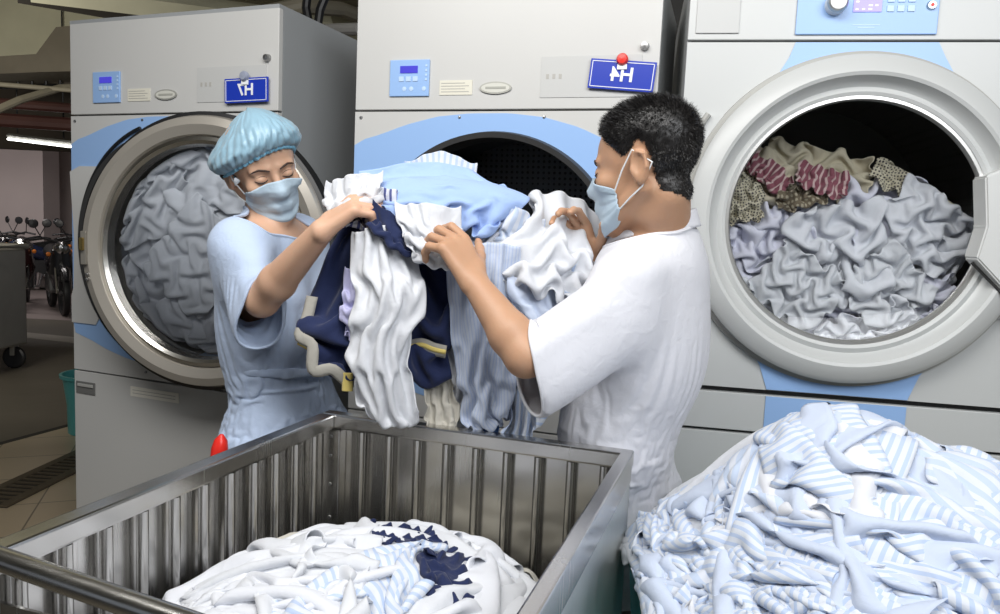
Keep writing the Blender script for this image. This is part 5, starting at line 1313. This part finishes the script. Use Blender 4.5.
def job_wash():
    N = 38; cz = 1.463
    def surf(x, z, l): return np.stack([x, .03 + l + np.clip(z - 1.55, 0, 1) * .5, z], -1)
    T, RU, RV = heap_sheets([s[:8] for s in wash_specs], N, surf)
    W = np.zeros(T.shape[:3]); W[:] = .003; W[:, 2::11, 2::11] = .2
    def c(P):
        top = 1.655 - .05 * np.clip((P[:, 0] + .05) / .3, -1, 1) - 1.2 * np.clip(np.abs(P[:, 0] + .06) - .12, 0, 1) ** 1.5
        P[:, 2] = np.minimum(P[:, 2], top + .02)
        r = np.hypot(P[:, 0], P[:, 2] - cz); lim = .292 + np.clip(P[:, 1] - .03, 0, .03); m = r > lim; k = np.where(m, lim / (r + 1e-9), 1); P[:, 0] *= k; P[:, 2] = cz + (P[:, 2] - cz) * k
        front = .044 - .030 * np.clip(r / .29, 0, 1) ** 2 + .0
        P[:, 1] = np.clip(P[:, 1], front, .125 + np.clip(P[:, 2] - 1.5, 0, .2) * .6)
    X = cloth_heap(T, RU, RV, W, [c], steps=80, noise=.035, hold_until=999, hold=1., seed=8, kb=.6, g=(0, .8, -1.5), thick=.0105)
    ca, sa = math.cos(-R(10)), math.sin(-R(10)); Y = X.copy(); Y[..., 0] = X[..., 0] * ca - X[..., 1] * sa + WS_loc[0]; Y[..., 1] = X[..., 0] * sa + X[..., 1] * ca + WS_loc[1]
    return [('cloth', Y[k], RU[k], RV[k], s[8], s[9], any_mask, 'laundry behind the washer window') for k, s in enumerate(wash_specs)]
JOBS.append(job_wash)

# ---- load turning in the left dryer
dry_specs = [
    (-.05, 1.40, .5, .50, .36, 1.31, 1.31, .06, F_white2, 'big pale cloth tumbling in the upper part of the left dryer'),
    (.10, 1.20, 1.1, .46, .36, 1.31, 1.31, .06, F_white2, 'big pale cloth tumbling low in the left dryer'),
    (-.18, 1.20, .2, .36, .34, 1.37, 1.37, .05, F_white2, 'cool white cloth at the left behind the dryer door glass'),
    (.15, 1.42, 2.1, .34, .34, 1.37, 1.37, .05, F_white, 'white cloth tumbling upper right behind the dryer door glass'),
    (-.04, 1.27, .9, .26, .22, 1.43, 1.43, .0, F_white, 'crumpled white cloth in the centre behind the dryer door glass'),
    (-.20, 1.45, 1.9, .26, .26, 1.37, 1.37, .03, F_white, 'white cloth tumbling upper left behind the dryer door glass'),
    (.05, 1.50, .1, .40, .20, 1.3, 1.3, .03, F_white, 'white cloth at the very top behind the dryer door glass'),
    (.22, 1.28, 1.4, .34, .22, 1.3, 1.3, .02, F_white2, 'cool white cloth at the right edge behind the dryer door glass'),
    (.02, 1.08, 2.5, .36, .22, 1.37, 1.37, .04, F_white2, 'cool white cloth lowest behind the dryer door glass'),
]
def job_dry():
    N = 40
    T, RU, RV = heap_sheets([s[:8] for s in dry_specs], N, lambda x, z, l: np.stack([x * 1.12, l * .8 + .03 + 0 * x, (z - 1.275) * 1.15], -1))
    W = np.zeros(T.shape[:3]); W[:] = .003; W[:, 2::12, 2::12] = .2
    def c(P):
        r = np.hypot(P[:, 0], P[:, 2]); lim = .322; k = np.where(r > lim, lim / (r + 1e-9), 1); P[:, 0] *= k; P[:, 2] = P[:, 2] * k
        P[:, 1] = np.clip(P[:, 1], .006 + .014 * (r / .33) ** 2, .11)
    X = cloth_heap(T, RU, RV, W, [c], steps=70, noise=.05, hold_until=999, hold=1., seed=9, kb=.7, g=(0, -.8, -1), thick=.0125)
    bpy_m = DOOR_M; Y = X @ bpy_m[:3, :3].T + bpy_m[:3, 3]
    return [('cloth', Y[k], RU[k], RV[k], s[8], s[9], any_mask, 'laundry tumbling in the left dryer') for k, s in enumerate(dry_specs)]
bpy.context.view_layer.update(); DOOR_M = np.array(DOOR.matrix_world)
JOBS.append(job_dry)

# ---- the armful carried by the two workers
# each: material, slack across, slack down, control points (pixel x, pixel y, metres deep), label, name, mask
arm_specs = [
    (F_navy, 1.27, 1.20, [[(345, 215, 1.52), (306, 285, 1.47), (304, 318, 1.44), (332, 352, 1.43)], [(395, 190, 1.50), (385, 265, 1.44), (380, 310, 1.42), (385, 362, 1.43)], [(450, 215, 1.50), (455, 270, 1.45), (450, 320, 1.43), (445, 368, 1.45)]], 'navy work jacket hanging in the middle of the armful with banded hem', 'jacket', any_mask),
    (F_pin, 1.50, 1.07, [[(448, 245, 1.43), (452, 300, 1.42), (462, 360, 1.42), (470, 412, 1.42)], [(490, 225, 1.42), (490, 290, 1.41), (490, 350, 1.40), (495, 405, 1.41)], [(530, 235, 1.44), (525, 300, 1.42), (520, 350, 1.42), (515, 400, 1.42)]], 'blue grey pinstriped garment hanging from the man\'s hand', 'shirt', any_mask),
    (F_str, 1.55, 1.07, [[(500, 240, 1.45), (500, 300, 1.44), (508, 345, 1.43), (500, 420, 1.40)], [(540, 235, 1.45), (535, 290, 1.44), (530, 350, 1.43), (520, 434, 1.40)], [(580, 255, 1.47), (560, 300, 1.46), (550, 350, 1.45), (545, 395, 1.42)]], 'striped shirt hanging lowest at the right of the armful over the trolley rim', 'shirt', any_mask),
    (F_white2, 1.50, 1.07, [[(455, 240, 1.46), (450, 320, 1.46), (445, 380, 1.45), (436, 418, 1.44)], [(470, 240, 1.46), (470, 320, 1.46), (465, 380, 1.45), (462, 420, 1.44)], [(490, 240, 1.46), (490, 320, 1.46), (485, 380, 1.45), (482, 420, 1.44)]], 'cool white garment hanging behind the pinstriped one down to the rim', 'cloth', any_mask),
    (F_cream, 1.50, 1.07, [[(428, 350, 1.46), (430, 385, 1.45), (432, 420, 1.43)], [(445, 345, 1.46), (447, 385, 1.44), (448, 420, 1.43)], [(462, 350, 1.46), (460, 385, 1.45), (460, 418, 1.44)]], 'cream strip of cloth hanging to the trolley rim between white trousers and pinstripes', 'cloth', any_mask),
    (F_blue2, 1.44, 1.05, [[(480, 350, 1.44), (484, 385, 1.43), (488, 425, 1.42)], [(500, 350, 1.43), (500, 385, 1.42), (502, 425, 1.41)]], 'mid blue strip hanging low between striped shirts', 'cloth', any_mask),
    (F_str2, 1.25, 1.40, [[(455, 195, 1.50), (465, 225, 1.47), (470, 255, 1.45)], [(495, 190, 1.50), (500, 225, 1.46), (505, 262, 1.44)], [(545, 215, 1.50), (540, 245, 1.47), (530, 275, 1.45)]], 'broad striped shirt bunched in the centre under the light blue one', 'shirt', any_mask),
    (F_lilac, 1.50, 1.35, [[(346, 262, 1.44), (345, 285, 1.42), (350, 320, 1.42)], [(365, 252, 1.42), (364, 285, 1.39), (366, 325, 1.40)], [(388, 258, 1.43), (384, 285, 1.41), (382, 315, 1.42)]], 'lilac cloth bunched at the left below the woman\'s fist', 'cloth', any_mask),
    (F_white, 1.44, 1.06, [[(352, 228, 1.42), (357, 275, 1.40), (352, 335, 1.38), (362, 388, 1.39)], [(380, 212, 1.40), (388, 268, 1.36), (378, 335, 1.35), (392, 414, 1.37)], [(412, 225, 1.42), (425, 272, 1.39), (408, 335, 1.38), (422, 412, 1.39)]], 'long white trousers hanging in front of the navy jacket to the rim', 'trousers', any_mask),
    (F_navystr, 1.10, 1.50, [[(333, 178, 1.50), (336, 205, 1.46)], [(375, 172, 1.46), (380, 208, 1.43)], [(425, 190, 1.46), (430, 225, 1.42)]], 'navy and white striped piece at the upper left of the armful', 'cloth', any_mask),
    (F_navy, 1.10, 1.40, [[(372, 190, 1.42), (378, 206, 1.40)], [(405, 205, 1.41), (402, 222, 1.38)], [(440, 228, 1.42), (432, 242, 1.40)]], 'small navy sleeve over the white trousers near the woman\'s fist', 'sleeve', any_mask),
    (F_white, 1.18, 1.50, [[(394, 196, 1.43), (408, 215, 1.39), (418, 236, 1.39)], [(425, 192, 1.42), (435, 215, 1.37), (440, 246, 1.38)], [(462, 200, 1.45), (465, 222, 1.42), (458, 246, 1.42)]], 'crumpled white shirt in front, between the two workers\' hands', 'shirt', any_mask),
    (F_white, 1.12, 1.50, [[(327, 176, 1.49), (332, 190, 1.46)], [(350, 163, 1.47), (350, 182, 1.43)], [(385, 165, 1.48), (388, 182, 1.44)]], 'white cloth end lying over the woman\'s fist', 'cloth', any_mask),
    (F_blue, 1.18, 1.50, [[(358, 170, 1.52), (378, 180, 1.46), (402, 196, 1.43)], [(410, 153, 1.54), (425, 172, 1.47), (440, 196, 1.43)], [(460, 158, 1.56), (465, 178, 1.49), (468, 206, 1.45)], [(503, 184, 1.56), (500, 198, 1.50), (488, 218, 1.46)]], 'light blue shirt lying across the top of the armful', 'shirt', any_mask),
    (F_str, 1.05, 1.30, [[(405, 158, 1.60), (412, 172, 1.56)], [(440, 137, 1.60), (442, 166, 1.55)], [(478, 160, 1.60), (476, 174, 1.56)]], 'pale striped piece sticking up as a peak behind the light blue shirt', 'cloth', any_mask),
    (F_white, 1.30, 1.35, [[(482, 208, 1.52), (478, 235, 1.45), (500, 268, 1.42)], [(530, 186, 1.55), (530, 222, 1.44), (535, 268, 1.41)], [(575, 185, 1.58), (575, 225, 1.48), (560, 280, 1.43)], [(612, 222, 1.60), (604, 250, 1.52), (585, 290, 1.46)]], 'white jacket draped over the man\'s far forearm at the right of the armful', 'jacket', any_mask),
    (F_plain, 1.30, 1.30, [[(505, 262, 1.42), (520, 300, 1.42), (530, 340, 1.43)], [(545, 272, 1.42), (550, 305, 1.41), (548, 345, 1.42)], [(580, 285, 1.46), (575, 315, 1.45), (566, 345, 1.45)]], 'plain pale blue cloth gathered between the white jacket and the man\'s sleeve', 'cloth', any_mask),
]
ARM_CORE = [(at(392, 285, 1.52), np.array([.125, .055, .15])), (at(500, 280, 1.52), np.array([.12, .055, .14])), (at(440, 205, 1.52), np.array([.20, .07, .055]))]
BODY_FIELDS = []
def job_arm():
    N = 40; T, RU, RV = [], [], []
    for s in arm_specs:
        L = lattice([[at(*p) for p in row] for row in s[3]], N); T.append(L)
        lu = np.linalg.norm(np.diff(L, axis=0), axis=-1).sum(0).mean(); lv = np.linalg.norm(np.diff(L, axis=1), axis=-1).sum(1).mean()
        RU.append(lu * s[1] / (N - 1)); RV.append(lv * s[2] / (N - 1))
    T = np.array(T); W = np.zeros(T.shape[:3]); W[:] = .004; W[:, 2::9, 2::9] = .16; W[:, :, 0] = .045; W[:, 0, 0] = .3; W[:, -1, 0] = .3
    X = cloth_heap(T, RU, RV, W, [col_ellipsoids(ARM_CORE)], steps=80, noise=.03, hold_until=999, hold=1., seed=21, kb=.6, g=(0, 0, -5), thick=.0105)
    return [(s[5], X[k], RU[k], RV[k], s[0], s[4], s[6], 'armful of laundry carried by the two workers') for k, s in enumerate(arm_specs)]
JOBS.append(job_arm)

with ThreadPoolExecutor(4) as ex: RES = list(ex.map(lambda j: j(), JOBS))
ARM_OBJS = []
for res in RES:
    for (nm, X, ru, rv, m, label, mask, grp) in res:
        o = sheet_obj(nm, X, ru, rv, m, mask); tag(o, label, 'trousers' if nm == 'trousers' else ('sleeve' if nm == 'sleeve' else nm), grp)

# teal tub under the big heap
def big_tub():
    t = empty('laundry_tub', (.60, 1.06, 0), 0, 'teal laundry tub on castors under the big heap of striped laundry', 'tub')
    def rr(hx, hy, z, n=8, r=.08):
        P = []
        for (sx, sy, a0) in ((1, 1, 0), (-1, 1, 90), (-1, -1, 180), (1, -1, 270)):
            for k in range(n + 1):
                a = R(a0 + 90 * k / n); P.append((sx * (hx - r) + r * math.cos(a), sy * (hy - r) + r * math.sin(a), z))
        return P
    bm = bmesh.new(); prof = [(.30, .36, .16), (.375, .42, .86), (.395, .44, .865), (.395, .44, .845), (.38, .425, .845)]
    prof = [(.365, .41, .87), (.29, .35, .18), (.29, .35, .16), (.375, .42, .86)]
    rings = [[bm.verts.new(p) for p in rr(*q)] for q in ((.335, .37, .815), (.28, .34, .18))] 
    bm.faces.new(rings[1])
    for A_, B_ in ((rings[0], rings[1]),):
        for i in range(len(A_)): bm.faces.new((A_[i], A_[(i + 1) % len(A_)], B_[(i + 1) % len(A_)], B_[i]))
    bmesh.ops.recalc_face_normals(bm, faces=bm.faces)
    o = obj('basin', bm, M_teal, t, smooth=True); s = o.modifiers.new('wall', 'SOLIDIFY'); s.thickness = .006
    obj('rim', TB([(x, y, z) for x, y, z in rr(.338, .373, .818)], .011, 10, closed=True), M_teal, t, smooth=True)
    for sx in (-.22, .22):
        for sy in (-.27, .27):
            w = obj('castor', LT([(.02, -.016), (.055, -.018), (.065, -.01), (.065, .01), (.055, .018), (.02, .016)], 0, 0, 0, 28, 'y', cap=True), M_black, t, loc=(sx, sy, .065), smooth=True)
            obj('fork', BX(-.018, .018, -.026, .026, .03, .11), M_lock, w)
big_tub()
# ------------------------------------------------------------------ small things
def mop():
    top = at(221, 440, 1.50); bot = np.array([top[0] - .13, top[1] + .02, 0.02])
    t = empty('mop', bot, 0, 'mop with red grip leaning between the steel trolley and the left dryer', 'mop')
    v = top - bot
    obj('pole', TB([(0, 0, .02), v * .93], .009, 12), mat('white_pole', (.7, .7, .68), .4), t, smooth=True)
    u = v / np.linalg.norm(v)
    obj('grip', TB([v * .90, v * .93, v * .98, v, v + u * .012], [.012, .016, .017, .013, .004], 16), mat('magnet_red', (.75, .03, .02), .3), t, smooth=True)
    obj('head', LT([(.02, .10), (.05, .06), (.09, .01), (.10, -.018), (.0001, -.018)], 0, 0, .02, 24, 'z'), F_grey, t, smooth=True)
mop()
# hem band and yellow tabs on the navy jacket
J = next(o for o in bpy.data.objects if o.name.startswith('jacket') and 'navy' in o.get('label', ''))
jo = np.array(J.location)
JX = RES[4][0][1]; JN = JX.shape[0]
def ribbon(name, pts, hw, m, parent, up, th=.003):
    pts = np.array(pts); n = 40; t = np.linspace(0, len(pts) - 1, n); i = np.minimum(t.astype(int), len(pts) - 2); f = (t - i)[:, None]
    E_ = np.concatenate([2 * pts[:1] - pts[1:2], pts, 2 * pts[-1:] - pts[-2:-1]]); p0, p1, p2, p3 = E_[i], E_[i + 1], E_[i + 2], E_[i + 3]
    C_ = .5 * (2 * p1 + (p2 - p0) * f + (2 * p0 - 5 * p1 + 4 * p2 - p3) * f ** 2 + (3 * p1 - p0 - 3 * p2 + p3) * f ** 3)
    T_ = np.gradient(C_, axis=0); T_ /= np.linalg.norm(T_, axis=1, keepdims=True); S = np.cross(T_, np.array(up, float)); S /= np.linalg.norm(S, axis=1, keepdims=True)
    V = np.stack([C_ + S * hw * k for k in (-1, -.5, 0, .5, 1)], 1); V[:, 1:4] += np.array(up) * .003; V = V.reshape(-1, 3)
    F = np.array([[a * 5 + b, a * 5 + b + 1, (a + 1) * 5 + b + 1, (a + 1) * 5 + b] for a in range(n - 1) for b in range(4)])
    o = npmesh(name, V, F, m, parent); k = o.modifiers.new('t', 'SOLIDIFY'); k.thickness = th; k.offset = 0; return o
F_yel = fabric('yellow_tab', (.62, .50, .16), trans=0)
fo = np.array([0, -.007, 0])
edge = np.concatenate([JX[1, 14:JN - 2:5], JX[3:26:5, JN - 3]]) + fo - jo
ribbon('hem_band', edge, .011, F_grey, J, (0, -1, 0))
q = JX[8, JN - 3] + fo * 1.6 - jo; ribbon('yellow_tab', [q + [0, 0, .018], q, q + [0, 0, -.018]], .010, F_yel, J, (0, -1, 0))
q = JX[1, 26] + fo * 1.6 - jo; ribbon('yellow_tab', [q + [-.012, 0, .006], q, q + [.012, 0, -.006]], .009, F_yel, J, (0, -1, 0))
rb = JX[24:38:3, 27] + fo * 1.2 - jo
ribbon('reflective_band', rb, .012, F_grey, J, (0, -1, 0)); ribbon('yellow_tab', rb + fo * .4, .004, F_yel, J, (0, -1, 0))
